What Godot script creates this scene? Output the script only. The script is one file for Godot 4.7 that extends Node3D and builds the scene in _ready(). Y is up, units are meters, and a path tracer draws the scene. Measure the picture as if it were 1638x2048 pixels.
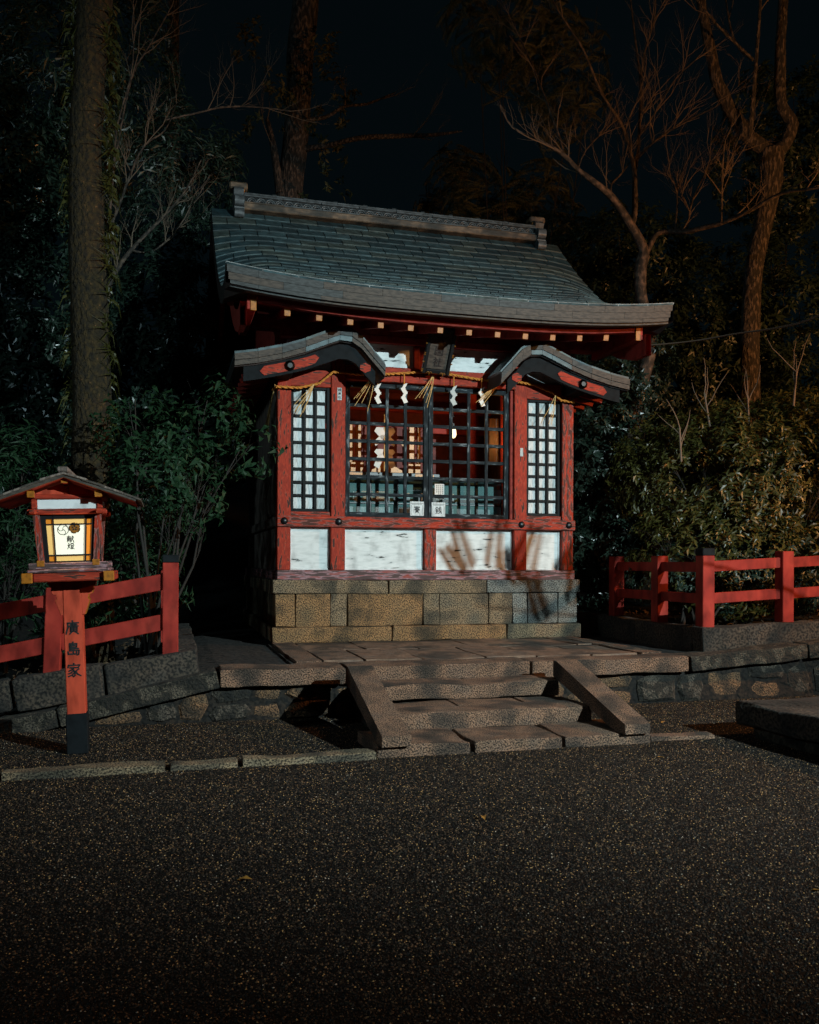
extends Node3D
# A small vermilion shrine at night, on a stone terrace, lit by a floodlight and a warm street lamp.
# The site frame: x along the shrine front, y above the terrace, z out of the front; turned by YAW against the camera.
const YAW := 0.2688
var SITE := Transform3D(Basis(Vector3.UP, YAW), Vector3(0.3143, 0.5, -11.2595))
var M := {}
var shapes := {}
var taken := {}
var rng := RandomNumberGenerator.new()


class Shape:
	var v := PackedVector3Array()
	var n := PackedVector3Array()
	var c := PackedColorArray()
	var tint = null

	func tri(a: Vector3, b: Vector3, d: Vector3, inside = null) -> void:
		var nn := (d - a).cross(b - a)
		if nn.length_squared() < 1e-16:
			return
		nn = nn.normalized()
		if inside != null and nn.dot((a + b + d) / 3.0 - inside) < 0.0:
			var t := b
			b = d
			d = t
			nn = -nn
		v.append(a); v.append(b); v.append(d)
		n.append(nn); n.append(nn); n.append(nn)
		if tint != null:
			c.append(tint); c.append(tint); c.append(tint)

	func quad(a: Vector3, b: Vector3, d: Vector3, e: Vector3, inside = null) -> void:
		tri(a, b, d, inside)
		tri(a, d, e, inside)

	func smooth_tri(a: Vector3, b: Vector3, d: Vector3, na: Vector3, nb: Vector3, nd: Vector3) -> void:
		if (d - a).cross(b - a).dot(na + nb + nd) < 0.0:
			v.append(a); v.append(d); v.append(b)
			n.append(na); n.append(nd); n.append(nb)
		else:
			v.append(a); v.append(b); v.append(d)
			n.append(na); n.append(nb); n.append(nd)
		if tint != null:
			c.append(tint); c.append(tint); c.append(tint)

	func box(at: Vector3, s: Vector3, b := 0.0, turn := Basis()) -> void:
		var h := s / 2.0
		b = minf(b, minf(h.x, minf(h.y, h.z)) * 0.6)
		var k := h - Vector3(b, b, b)
		for a in 3:
			var p := (a + 1) % 3
			var q := (a + 2) % 3
			for sg in [-1.0, 1.0]:
				var f := []
				for e in [[-1, -1], [1, -1], [1, 1], [-1, 1]]:
					var w := Vector3()
					w[a] = sg * h[a]; w[p] = e[0] * k[p]; w[q] = e[1] * k[q]
					f.append(at + turn * w)
				quad(f[0], f[1], f[2], f[3], at)
				if b > 0.0:
					for sp in [-1.0, 1.0]:
						var g := []
						for e in [[0, -1], [0, 1], [1, 1], [1, -1]]:
							var w := Vector3()
							w[a] = sg * (h[a] if e[0] == 0 else k[a]); w[p] = sp * (k[p] if e[0] == 0 else h[p]); w[q] = e[1] * k[q]
							g.append(at + turn * w)
						quad(g[0], g[1], g[2], g[3], at)
		if b > 0.0:
			for sx in [-1.0, 1.0]:
				for sy in [-1.0, 1.0]:
					for sz in [-1.0, 1.0]:
						tri(at + turn * Vector3(sx * h.x, sy * k.y, sz * k.z), at + turn * Vector3(sx * k.x, sy * h.y, sz * k.z), at + turn * Vector3(sx * k.x, sy * k.y, sz * h.z), at)

	func tube(p: PackedVector3Array, r: PackedFloat32Array, sides := 8, rough := 0.0, noise: FastNoiseLite = null, cap := true) -> void:
		var rings := []
		var normals := []
		var u := Vector3.ZERO
		for i in p.size():
			var d := (p[mini(i + 1, p.size() - 1)] - p[maxi(i - 1, 0)]).normalized()
			if u == Vector3.ZERO:
				u = d.cross(Vector3.RIGHT if absf(d.x) < 0.8 else Vector3.FORWARD).normalized()
			u = (u - d * u.dot(d)).normalized()
			var w := d.cross(u)
			var ring := PackedVector3Array()
			var nr := PackedVector3Array()
			for k in sides:
				var a := TAU * k / sides
				var o := u * cos(a) + w * sin(a)
				var rr := r[i]
				if noise:
					rr *= 1.0 + rough * noise.get_noise_3dv(p[i] + o * r[i])
				ring.append(p[i] + o * rr)
				nr.append(o)
			rings.append(ring)
			normals.append(nr)
		for i in p.size() - 1:
			for k in sides:
				var m := (k + 1) % sides
				smooth_tri(rings[i][k], rings[i + 1][k], rings[i + 1][m], normals[i][k], normals[i + 1][k], normals[i + 1][m])
				smooth_tri(rings[i][k], rings[i + 1][m], rings[i][m], normals[i][k], normals[i + 1][m], normals[i][m])
		if cap:
			for e in [0, p.size() - 1]:
				for k in range(1, sides - 1):
					tri(rings[e][0], rings[e][k], rings[e][k + 1], p[1] if e == 0 else p[p.size() - 2])

	func prism(poly: PackedVector2Array, z0: float, z1: float, t := Transform3D()) -> void:
		# an outline in x and y with thickness along z
		var idx := Geometry2D.triangulate_polygon(poly)
		var mid := (z0 + z1) / 2.0
		for i in range(0, idx.size(), 3):
			var a := poly[idx[i]]; var b := poly[idx[i + 1]]; var d := poly[idx[i + 2]]
			var cc := (a + b + d) / 3.0
			for z in [z0, z1]:
				tri(t * Vector3(a.x, a.y, z), t * Vector3(b.x, b.y, z), t * Vector3(d.x, d.y, z), t * Vector3(cc.x, cc.y, mid))
		var ccw := not Geometry2D.is_polygon_clockwise(poly)
		for i in poly.size():
			var a := poly[i]; var b := poly[(i + 1) % poly.size()]
			var out := Vector2(b.y - a.y, a.x - b.x) * (1.0 if ccw else -1.0)
			var inside := (a + b) / 2.0 - out.normalized() * 0.001
			quad(t * Vector3(a.x, a.y, z0), t * Vector3(b.x, b.y, z0), t * Vector3(b.x, b.y, z1), t * Vector3(a.x, a.y, z1), t * Vector3(inside.x, inside.y, mid))

	func stroke(pts: Array, w: float, z0: float, z1: float, t := Transform3D()) -> void:
		# a brush stroke: a line of given width with blunt ends
		for i in pts.size() - 1:
			var a: Vector2 = pts[i]; var b: Vector2 = pts[i + 1]
			var d := (b - a).normalized()
			var s := Vector2(-d.y, d.x) * w / 2.0
			a -= d * w * 0.35; b += d * w * 0.35
			prism(PackedVector2Array([a + s * 1.12, a - s * 1.12, b - s * 0.85, b + s * 0.85]), z0, z1, t)

	func mesh() -> ArrayMesh:
		var a := []
		a.resize(Mesh.ARRAY_MAX)
		a[Mesh.ARRAY_VERTEX] = v
		a[Mesh.ARRAY_NORMAL] = n
		if c.size() == v.size() and c.size():
			a[Mesh.ARRAY_COLOR] = c
		var m := ArrayMesh.new()
		m.add_surface_from_arrays(Mesh.PRIMITIVE_TRIANGLES, a)
		return m


func v2(a: Array) -> PackedVector2Array:
	var o := PackedVector2Array()
	for i in range(0, a.size(), 2):
		o.append(Vector2(a[i], a[i + 1]))
	return o


func v3(a: Array) -> PackedVector3Array:
	var o := PackedVector3Array()
	for i in range(0, a.size(), 3):
		o.append(Vector3(a[i], a[i + 1], a[i + 2]))
	return o


func bar(s: Vector3, b := 0.008) -> ArrayMesh:
	var key := "%.4f %.4f %.4f %.4f" % [s.x, s.y, s.z, b]
	if not shapes.has(key):
		var m := Shape.new()
		m.box(Vector3.ZERO, s, b)
		shapes[key] = m.mesh()
	return shapes[key]


func numbered(called: String) -> String:
	var k: int = taken.get(called, 0)
	taken[called] = k + 1
	return called if k == 0 else "%s_%03d" % [called, k]


func tag(o: Node, label: String, category: String, group := "", kind := "") -> void:
	if label: o.set_meta("label", label)
	if category: o.set_meta("category", category)
	if group: o.set_meta("group", group)
	if kind: o.set_meta("kind", kind)


func thing(called: String, label: String, category: String, at := Vector3.ZERO, group := "", turn := 0.0, lean := 0.0) -> Node3D:
	var o := Node3D.new()
	o.name = numbered(called)
	add_child(o)
	o.transform = SITE * Transform3D(Basis(Vector3.UP, turn) * Basis(Vector3.BACK, lean), at)
	tag(o, label, category, group)
	return o


func part(parent: Node, called: String, mesh: Mesh, m: Material, at := Vector3.ZERO, turn := Basis()) -> MeshInstance3D:
	var o := MeshInstance3D.new()
	o.name = called
	o.mesh = mesh
	o.material_override = m
	o.transform = Transform3D(turn, at)
	parent.add_child(o, true)
	return o


func beam(parent: Node, called: String, m: Material, lo: Vector3, hi: Vector3, b := 0.008) -> MeshInstance3D:
	return part(parent, called, bar(hi - lo, b), m, (lo + hi) / 2.0)


func structure(called: String, mesh: Mesh, m: Material, at := SITE) -> MeshInstance3D:
	var o := part(self, numbered(called), mesh, m)
	o.transform = at
	o.set_meta("kind", "structure")
	return o


# ---------------------------------------------------------------- materials

func noise(kind: int, freq: float, octaves: int, sd: int) -> FastNoiseLite:
	var f := FastNoiseLite.new()
	f.noise_type = kind as FastNoiseLite.NoiseType
	f.frequency = freq
	f.fractal_octaves = octaves
	f.seed = sd
	return f


func ramp(f: FastNoiseLite, stops: Array, size := 512) -> NoiseTexture2D:
	var g := Gradient.new()
	var off := PackedFloat32Array()
	var col := PackedColorArray()
	for s in stops:
		off.append(s[0])
		col.append(s[1] if s[1] is Color else Color(s[1], s[1], s[1]))
	g.offsets = off
	g.colors = col
	var t := NoiseTexture2D.new()
	t.width = size
	t.height = size
	t.seamless = true
	t.noise = f
	t.color_ramp = g
	return t


func mat(called: String, color: Color, rough: float, tex: Texture2D = null, scale := Vector3.ONE, bump: Texture2D = null, relief := 0.3, detail: Texture2D = null, dscale := Vector3.ONE) -> StandardMaterial3D:
	var m := StandardMaterial3D.new()
	m.resource_name = called
	m.albedo_color = color
	m.roughness = rough
	if tex or bump or detail:
		m.uv1_triplanar = true
		m.uv1_world_triplanar = true
		m.uv1_triplanar_sharpness = 6.0
		m.uv1_scale = scale
	if tex:
		m.albedo_texture = tex
	if bump:
		m.heightmap_enabled = true
		m.heightmap_texture = bump
		m.heightmap_scale = relief
	if detail:
		m.detail_enabled = true
		m.detail_albedo = detail
		m.detail_blend_mode = BaseMaterial3D.BLEND_MODE_MUL
		m.detail_uv_layer = BaseMaterial3D.DETAIL_UV_2
		m.uv2_triplanar = true
		m.uv2_world_triplanar = true
		m.uv2_triplanar_sharpness = 6.0
		m.uv2_scale = dscale
	M[called] = m
	return m


func materials() -> void:
	var sx := FastNoiseLite.TYPE_SIMPLEX_SMOOTH
	var cell := FastNoiseLite.TYPE_CELLULAR
	var grime := ramp(noise(sx, 0.012, 5, 3), [[0.0, 0.66], [0.35, 0.88], [0.6, 1.0], [1.0, 0.94]])
	var fine := ramp(noise(sx, 0.03, 4, 4), [[0.0, 0.0], [1.0, 1.0]])
	var streak_tall := ramp(noise(sx, 0.02, 3, 5), [[0.0, 0.72], [0.4, 0.9], [0.6, 1.0], [1.0, 0.95]])
	# weathered vermilion, three degrees of peeling
	var wood := Color(0.23, 0.16, 0.145)
	var primer := Color(0.56, 0.36, 0.35)
	var red := Color(0.66, 0.225, 0.145)
	var red2 := Color(0.52, 0.175, 0.12)
	var worn := ramp(noise(sx, 0.012, 5, 11), [[0.0, wood], [0.25, Color(0.27, 0.165, 0.14)], [0.29, Color(0.40, 0.19, 0.145)], [0.305, Color(0.62, 0.33, 0.26)], [0.33, red], [0.55, red2], [0.8, red], [1.0, Color(0.72, 0.275, 0.175)]])
	var peeled := ramp(noise(sx, 0.014, 5, 12), [[0.0, Color(0.27, 0.175, 0.155)], [0.38, Color(0.34, 0.205, 0.175)], [0.42, Color(0.54, 0.35, 0.33)], [0.47, Color(0.58, 0.37, 0.345)], [0.53, red2], [0.75, red], [1.0, Color(0.66, 0.36, 0.33)]])
	var bare := ramp(noise(sx, 0.014, 5, 13), [[0.0, wood], [0.50, Color(0.30, 0.215, 0.21)], [0.52, Color(0.60, 0.47, 0.49)], [0.68, Color(0.50, 0.34, 0.35)], [0.72, red2], [1.0, Color(0.55, 0.36, 0.36)]])
	var film := ramp(noise(sx, 0.008, 4, 14), [[0.0, Color(0.46, 0.14, 0.115)], [0.45, Color(0.57, 0.175, 0.14)], [1.0, Color(0.66, 0.23, 0.18)]])
	mat("red_post", Color.WHITE, 0.62, worn, Vector3(3.0, 0.55, 3.0), fine, 0.12)
	mat("red_beam", Color.WHITE, 0.62, worn, Vector3(0.5, 3.0, 0.5), fine, 0.12)
	mat("peeled_post", Color.WHITE, 0.7, peeled, Vector3(3.4, 0.7, 3.4), fine, 0.15)
	mat("peeled_beam", Color.WHITE, 0.7, peeled, Vector3(0.5, 3.6, 0.5), fine, 0.15)
	mat("bare_beam", Color.WHITE, 0.75, bare, Vector3(0.4, 4.0, 0.4), fine, 0.2)
	mat("red_paint", Color.WHITE, 0.6, film, Vector3(0.9, 0.5, 0.9), null, 0.0, grime, Vector3(0.7, 0.35, 0.7))
	mat("red_fresh", Color(0.75, 0.29, 0.20), 0.55, grime, Vector3(1.2, 0.4, 1.2))
	mat("red_eave", Color(0.62, 0.245, 0.21), 0.65, grime, Vector3(0.8, 0.8, 0.8))
	mat("eave_red", Color(0.60, 0.235, 0.20), 0.7, grime, Vector3(1.1, 1.1, 1.1))
	# limewashed boards with flaked streaks
	var chip := Color(0.17, 0.19, 0.19)
	var smudge := ramp(noise(sx, 0.01, 5, 22), [[0.0, 0.82], [0.3, 0.95], [0.5, 1.0], [1.0, 1.0]])
	var lime := ramp(noise(sx, 0.008, 5, 21), [[0.0, chip], [0.15, chip], [0.165, Color(0.66, 0.68, 0.68)], [0.24, Color(0.78, 0.80, 0.795)], [0.6, Color(0.855, 0.87, 0.865)], [1.0, Color(0.79, 0.81, 0.81)]], 1024)
	mat("limewash", Color.WHITE, 0.8, lime, Vector3(0.36, 1.5, 0.36), null, 0.0, smudge, Vector3(0.7, 0.5, 0.7))
	mat("plaster", Color(0.86, 0.87, 0.87), 0.85, grime, Vector3(0.6, 0.6, 0.6))
	# dark lattice wood, bleached where the paint has gone
	var sooty := ramp(noise(sx, 0.014, 4, 31), [[0.0, Color(0.085, 0.10, 0.11)], [0.5, Color(0.13, 0.155, 0.17)], [0.72, Color(0.19, 0.22, 0.235)], [0.8, Color(0.42, 0.45, 0.46)], [1.0, Color(0.34, 0.37, 0.39)]])
	mat("lattice_upright", Color.WHITE, 0.75, sooty, Vector3(2.2, 0.5, 2.2))
	mat("lattice_rail", Color.WHITE, 0.75, sooty, Vector3(0.5, 2.2, 0.5))
	mat("black_lacquer", Color(0.055, 0.065, 0.07), 0.4)
	mat("window_bar", Color(0.09, 0.10, 0.105), 0.6, grime, Vector3(3, 3, 3))
	mat("black_paint", Color(0.085, 0.10, 0.11), 0.75, grime, Vector3(1.2, 1.2, 1.2))
	mat("gold_paint", Color(0.64, 0.38, 0.06), 0.45, grime, Vector3(3, 3, 3))
	mat("gilt", Color(0.56, 0.35, 0.08), 0.4, grime, Vector3(5, 5, 5)).metallic = 0.2
	mat("paper", Color(0.83, 0.85, 0.85), 0.9, streak_tall, Vector3(6, 0.8, 6))
	mat("paper_old", Color(0.74, 0.77, 0.77), 0.9, streak_tall, Vector3(5, 0.9, 5))
	mat("paper_white", Color(0.86, 0.83, 0.80), 0.9)
	mat("ink", Color(0.05, 0.055, 0.06), 0.6)
	mat("straw", Color(0.80, 0.64, 0.40), 0.8)
	mat("rope", Color(0.76, 0.47, 0.16), 0.8)
	mat("iron", Color(0.09, 0.10, 0.11), 0.35).metallic = 0.5
	# stone
	var speck := ramp(noise(sx, 0.045, 3, 41), [[0.0, 0.22], [0.36, 0.34], [0.46, 0.72], [0.62, 0.92], [1.0, 1.0]])
	var grit := ramp(noise(sx, 0.05, 3, 42), [[0.0, 0.0], [0.4, 0.3], [0.6, 0.8], [1.0, 1.0]])
	var stain := ramp(noise(sx, 0.005, 5, 43), [[0.0, Color(0.36, 0.40, 0.40)], [0.35, Color(0.62, 0.62, 0.60)], [0.6, Color(1.0, 0.94, 0.86)], [1.0, Color(0.78, 0.80, 0.80)]])
	var lichen := ramp(noise(sx, 0.012, 5, 44), [[0.0, Color(0.30, 0.31, 0.27)], [0.42, Color(0.45, 0.45, 0.40)], [0.52, Color(0.58, 0.57, 0.50)], [0.64, Color(0.95, 0.93, 0.88)], [1.0, Color(0.70, 0.70, 0.66)]])
	var s3 := Vector3(2.3, 2.3, 2.3)
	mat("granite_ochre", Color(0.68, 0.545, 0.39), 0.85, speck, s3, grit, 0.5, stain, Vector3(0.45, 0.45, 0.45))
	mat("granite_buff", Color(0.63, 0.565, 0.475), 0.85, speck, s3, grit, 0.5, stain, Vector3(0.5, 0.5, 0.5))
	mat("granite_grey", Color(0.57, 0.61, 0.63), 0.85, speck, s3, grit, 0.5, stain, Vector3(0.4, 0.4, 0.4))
	mat("granite_step", Color(0.63, 0.51, 0.44), 0.85, speck, Vector3(2.7, 2.7, 2.7), grit, 0.8, stain, Vector3(0.6, 0.6, 0.6))
	mat("paving", Color(0.50, 0.42, 0.375), 0.8, grime, Vector3(0.9, 0.9, 0.9), grit, 0.5, stain, Vector3(0.35, 0.35, 0.35))
	mat("kerb_stone", Color(0.37, 0.34, 0.30), 0.9, lichen, Vector3(0.8, 0.8, 0.8), grit, 0.9, speck, s3)
	mat("kerb_dark", Color(0.29, 0.265, 0.24), 0.9, stain, Vector3(0.5, 0.5, 0.5), grit, 0.6, speck, Vector3(1.2, 1.2, 1.2))
	mat("rubble_warm", Color(0.50, 0.39, 0.29), 0.9, stain, Vector3(0.9, 0.9, 0.9), grit, 0.8, speck, s3)
	mat("rubble_grey", Color(0.36, 0.33, 0.30), 0.9, lichen, Vector3(0.9, 0.9, 0.9), grit, 0.8, speck, s3)
	mat("mortar", Color(0.27, 0.24, 0.21), 0.95, lichen, Vector3(0.8, 0.8, 0.8), grit, 1.0)
	mat("soil", Color(0.16, 0.135, 0.11), 0.95, stain, Vector3(0.3, 0.3, 0.3), grit, 2.0, speck, Vector3(0.8, 0.8, 0.8))
	mat("asphalt", Color(0.075, 0.08, 0.088), 0.9, stain, Vector3(0.12, 0.12, 0.12), grit, 0.8, speck, Vector3(1.1, 1.1, 1.1))
	var chips := mat("stone_chip", Color.WHITE, 0.6)
	chips.vertex_color_use_as_albedo = true
	# roof
	var streak := ramp(noise(sx, 0.02, 4, 51), [[0.0, 0.55], [0.4, 0.8], [0.7, 1.0], [1.0, 0.85]])
	var slate := [Color(0.21, 0.305, 0.325), Color(0.25, 0.345, 0.365), Color(0.17, 0.255, 0.275), Color(0.27, 0.325, 0.315)]
	for k in 4:
		mat("shingle_%d" % k, slate[k], 0.5, streak, Vector3(0.5, 0.8, 1.4), fine, 0.1)
	mat("eave_board", Color(0.285, 0.245, 0.21), 0.7, streak, Vector3(1.0, 3.0, 1.0), fine, 0.1)
	mat("eave_board_pale", Color(0.235, 0.25, 0.25), 0.7, streak, Vector3(1.0, 3.0, 1.0), fine, 0.1)
	mat("eave_lip", Color(0.60, 0.62, 0.62), 0.5, streak, Vector3(0.6, 1.0, 1.0))
	mat("deck", Color(0.16, 0.12, 0.11), 0.85, grime, Vector3.ONE)
	mat("ridge_tile", Color(0.33, 0.36, 0.375), 0.4, streak, Vector3(0.7, 1.5, 0.7))
	mat("ridge_brown", Color(0.47, 0.41, 0.35), 0.6, streak, Vector3(0.5, 1.5, 0.5), fine, 0.1, stain, Vector3(0.6, 0.6, 0.6))
	# timber and interior
	var planks := ramp(noise(sx, 0.02, 4, 61), [[0.0, Color(0.22, 0.19, 0.17)], [0.45, Color(0.36, 0.31, 0.28)], [0.6, Color(0.50, 0.44, 0.40)], [1.0, Color(0.40, 0.35, 0.32)]])
	mat("old_plank", Color.WHITE, 0.8, planks, Vector3(2.4, 0.3, 2.4), fine, 0.3)
	mat("inner_wall", Color(0.46, 0.19, 0.16), 0.7, grime, Vector3.ONE)
	mat("inner_board", Color(0.50, 0.36, 0.22), 0.6, planks, Vector3(1.5, 0.4, 1.5))
	mat("cabinet", Color(0.22, 0.25, 0.26), 0.35, grime, Vector3.ONE)
	var glass := mat("case_glass", Color(0.55, 0.75, 0.75, 0.18), 0.03)
	glass.transparency = BaseMaterial3D.TRANSPARENCY_ALPHA
	# plants
	var barkf := noise(sx, 0.02, 5, 71)
	var bark := ramp(barkf, [[0.0, Color(0.10, 0.095, 0.09)], [0.45, Color(0.21, 0.195, 0.18)], [0.62, Color(0.34, 0.31, 0.285)], [1.0, Color(0.52, 0.44, 0.385)]])
	var barkh := ramp(barkf, [[0.0, 0.0], [0.45, 0.2], [0.65, 0.9], [1.0, 1.0]])
	var moss := ramp(noise(sx, 0.02, 5, 72), [[0.0, Color(0.075, 0.06, 0.03)], [0.5, Color(0.175, 0.13, 0.05)], [0.74, Color(0.245, 0.185, 0.07)], [0.87, Color(0.23, 0.17, 0.08)], [0.93, Color(0.50, 0.33, 0.19)], [1.0, Color(0.60, 0.40, 0.24)]])
	mat("bark", Color.WHITE, 0.9, bark, Vector3(1.6, 0.5, 1.6), barkh, 2.5)
	mat("bark_smooth", Color(0.95, 0.9, 0.85), 0.8, bark, Vector3(0.8, 0.6, 0.8), barkh, 0.6)
	mat("moss_bark", Color.WHITE, 0.95, moss, Vector3(1.4, 0.8, 1.4), barkh, 2.5)
	mat("twig", Color(0.40, 0.34, 0.28), 0.8)
	mat("stem", Color(0.14, 0.12, 0.10), 0.85)
	var greens := {"leaf_dark": Color(0.15, 0.215, 0.17), "leaf_glossy": Color(0.14, 0.20, 0.165), "leaf_olive": Color(0.25, 0.245, 0.10), "leaf_needle": Color(0.27, 0.28, 0.17), "leaf_broad": Color(0.115, 0.20, 0.125)}
	for g in greens:
		var m := mat(g, greens[g], 0.42 if g != "leaf_needle" else 0.6)
		m.backlight_enabled = true
		m.backlight = Color(0.06, 0.08, 0.03)
	M["leaf_glossy"].roughness = 0.3
	M["leaf_broad"].roughness = 0.5
	for dull in ["lattice_upright", "lattice_rail", "black_paint", "window_bar", "stone_chip", "asphalt", "leaf_broad", "red_post", "red_beam", "peeled_post", "peeled_beam", "red_paint", "red_fresh", "red_eave", "eave_red"]:
		M[dull].metallic_specular = 0.25
	mat("leaf_litter", Color(0.36, 0.28, 0.20), 0.8)
	mat("leaf_fallen", Color(0.66, 0.45, 0.16), 0.7)


# ---------------------------------------------------------------- camera, sky, lamps

func view() -> void:
	var cam := Camera3D.new()
	cam.name = "camera"
	add_child(cam)
	cam.position = Vector3(0, 1.5, 0)
	cam.rotation.z = 0.0039
	cam.projection = Camera3D.PROJECTION_FRUSTUM
	cam.near = 0.1
	cam.far = 400.0
	cam.size = 0.1 * 2048.0 / 1761.0
	cam.frustum_offset = Vector2(0, 0.1 * 100.7 / 1761.0)
	cam.current = true
	var air := WorldEnvironment.new()
	air.name = "air"
	var e := Environment.new()
	e.background_mode = Environment.BG_SKY
	var sky := Sky.new()
	var sm := ProceduralSkyMaterial.new()
	sm.sky_top_color = Color(0.022, 0.050, 0.062)
	sm.sky_horizon_color = Color(0.030, 0.070, 0.085)
	sm.ground_bottom_color = Color(0.03, 0.04, 0.045)
	sm.ground_horizon_color = Color(0.045, 0.075, 0.085)
	sm.sun_angle_max = 0.0
	sky.sky_material = sm
	e.sky = sky
	e.background_energy_multiplier = 0.6
	e.tonemap_mode = Environment.TONE_MAPPER_LINEAR
	e.tonemap_exposure = 1.0
	e.sdfgi_enabled = true
	e.ssao_enabled = true
	e.ssil_enabled = true
	air.environment = e
	add_child(air)


func lamps() -> void:
	# a white floodlight on a pole, to the right behind the camera; it throws the hard eave and branch shadows
	var at := Vector3(4.5, 5.05, 14.3)
	var t := thing("floodlight", "white floodlight head on a tall steel pole facing the shrine", "floodlight", Vector3(at.x, -0.5, at.z))
	var aim := Vector3(-1.6, 1.1, 0.0)
	var face := Basis.looking_at(aim - at, Vector3.UP)
	var pole := Shape.new()
	pole.tube(v3([0, 0, 0.25, 0, 5.7, 0.25]), PackedFloat32Array([0.07, 0.05]), 12)
	part(t, "pole", pole.mesh(), M.iron)
	part(t, "lamp_head", bar(Vector3(0.34, 0.26, 0.16), 0.02), M.iron, Vector3(0, 5.55, 0.1), face)
	var glow := mat("flood_glow", Color(0.9, 1.0, 1.0), 0.4)
	glow.emission_enabled = true
	glow.emission = Color(0.9, 1.0, 1.0)
	glow.emission_energy_multiplier = 4.0
	part(t, "lamp_lens", bar(Vector3(0.26, 0.19, 0.02), 0.004), glow, Vector3(0, 5.55, 0.1) + face * Vector3(0, 0, -0.09), face)
	var l := SpotLight3D.new()
	l.name = "flood_beam"
	l.light_color = Color(0.88, 0.985, 1.0)
	l.light_energy = 255.0
	l.light_size = 0.04
	l.spot_angle = 30.0
	l.spot_angle_attenuation = 1.0
	l.spot_range = 60.0
	l.spot_attenuation = 2.0
	l.shadow_enabled = true
	t.add_child(l)
	l.transform = Transform3D(face, Vector3(0, 5.55, 0.1) + face * Vector3(0, 0, -0.14))
	# a warm street lamp off to the right
	var w := thing("street_lamp", "round warm orange street lamp on a dark post beside the path", "street lamp")
	w.transform = Transform3D(Basis(), Vector3(8.8, 0.0, -8.3))
	var post := Shape.new()
	post.tube(v3([0, 0, 0, 0, 0.3, 0, 0, 0.32, 0, 0, 4.3, 0]), PackedFloat32Array([0.1, 0.09, 0.06, 0.045]), 12)
	part(w, "post", post.mesh(), M.iron)
	var warm := mat("warm_glow", Color(1.0, 0.75, 0.45), 0.4)
	warm.emission_enabled = true
	warm.emission = Color(1.0, 0.66, 0.32)
	warm.emission_energy_multiplier = 6.0
	var globe := SphereMesh.new()
	globe.radius = 0.16
	globe.height = 0.32
	part(w, "lamp_globe", globe, warm, Vector3(0, 4.46, 0))
	var o := OmniLight3D.new()
	o.name = "lamp_light"
	o.light_color = Color(1.0, 0.68, 0.39)
	o.light_energy = 34.0
	o.light_size = 0.14
	o.omni_range = 60.0
	o.omni_attenuation = 2.0
	o.shadow_enabled = true
	w.add_child(o)
	o.position = Vector3(0, 4.46, 0)
	# a weaker white lamp away to the left: it glints in the leaves there and grazes the shrine flank
	var c := thing("path_lamp", "small white path lamp on a thin dark post away to the left", "street lamp")
	c.transform = Transform3D(Basis(), Vector3(-9.0, 0.0, -2.0))
	var cp := Shape.new()
	cp.tube(v3([0, 0, 0, 0, 5.0, 0]), PackedFloat32Array([0.06, 0.04]), 12)
	part(c, "post", cp.mesh(), M.iron)
	part(c, "lamp_globe", globe, glow, Vector3(0, 5.16, 0))
	var k := OmniLight3D.new()
	k.name = "lamp_light"
	k.light_color = Color(0.80, 0.95, 1.0)
	k.light_energy = 11.0
	k.light_size = 0.14
	k.omni_range = 60.0
	k.omni_attenuation = 2.0
	k.shadow_enabled = true
	c.add_child(k)
	k.position = Vector3(0, 5.16, 0)


# ---------------------------------------------------------------- ground, terrace, steps

func rise(x: float) -> float:
	# the terrace falls away to the left and climbs a little to the right
	if x < -2.8:
		return maxf(0.218 * (x + 2.8), -0.62)
	return minf(0.07 * maxf(x - 2.1, 0.0), 0.6)


func rubble(w: float, h: float, d: float) -> ArrayMesh:
	var s := Shape.new()
	var ring := []
	var k := rng.randi_range(6, 8)
	for i in k:
		var a := TAU * (i + rng.randf_range(-0.25, 0.25)) / k
		var q := Vector2(cos(a), sin(a))
		q /= pow(pow(absf(q.x), 5.0) + pow(absf(q.y), 5.0), 0.2)
		ring.append(Vector2(q.x * w / 2.0, q.y * h / 2.0) * rng.randf_range(0.86, 1.0))
	var top := Vector3(rng.randf_range(-0.2, 0.2) * w, rng.randf_range(-0.1, 0.25) * h, d * rng.randf_range(0.95, 1.12))
	var mid := Vector3(0, 0, d * 0.3)
	for i in k:
		var a: Vector2 = ring[i]
		var b: Vector2 = ring[(i + 1) % k]
		var a1 := Vector3(a.x, a.y, d * 0.55); var b1 := Vector3(b.x, b.y, d * 0.55)
		var a2 := Vector3(a.x * 0.8, a.y * 0.78, d * (0.86 + 0.1 * sin(i * 2.3))); var b2 := Vector3(b.x * 0.8, b.y * 0.78, d * (0.86 + 0.1 * sin(((i + 1) % k) * 2.3)))
		s.quad(Vector3(a.x, a.y, 0), Vector3(b.x, b.y, 0), b1, a1, mid)
		s.quad(a1, b1, b2, a2, mid)
		s.tri(a2, b2, top, mid)
	return s.mesh()


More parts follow.
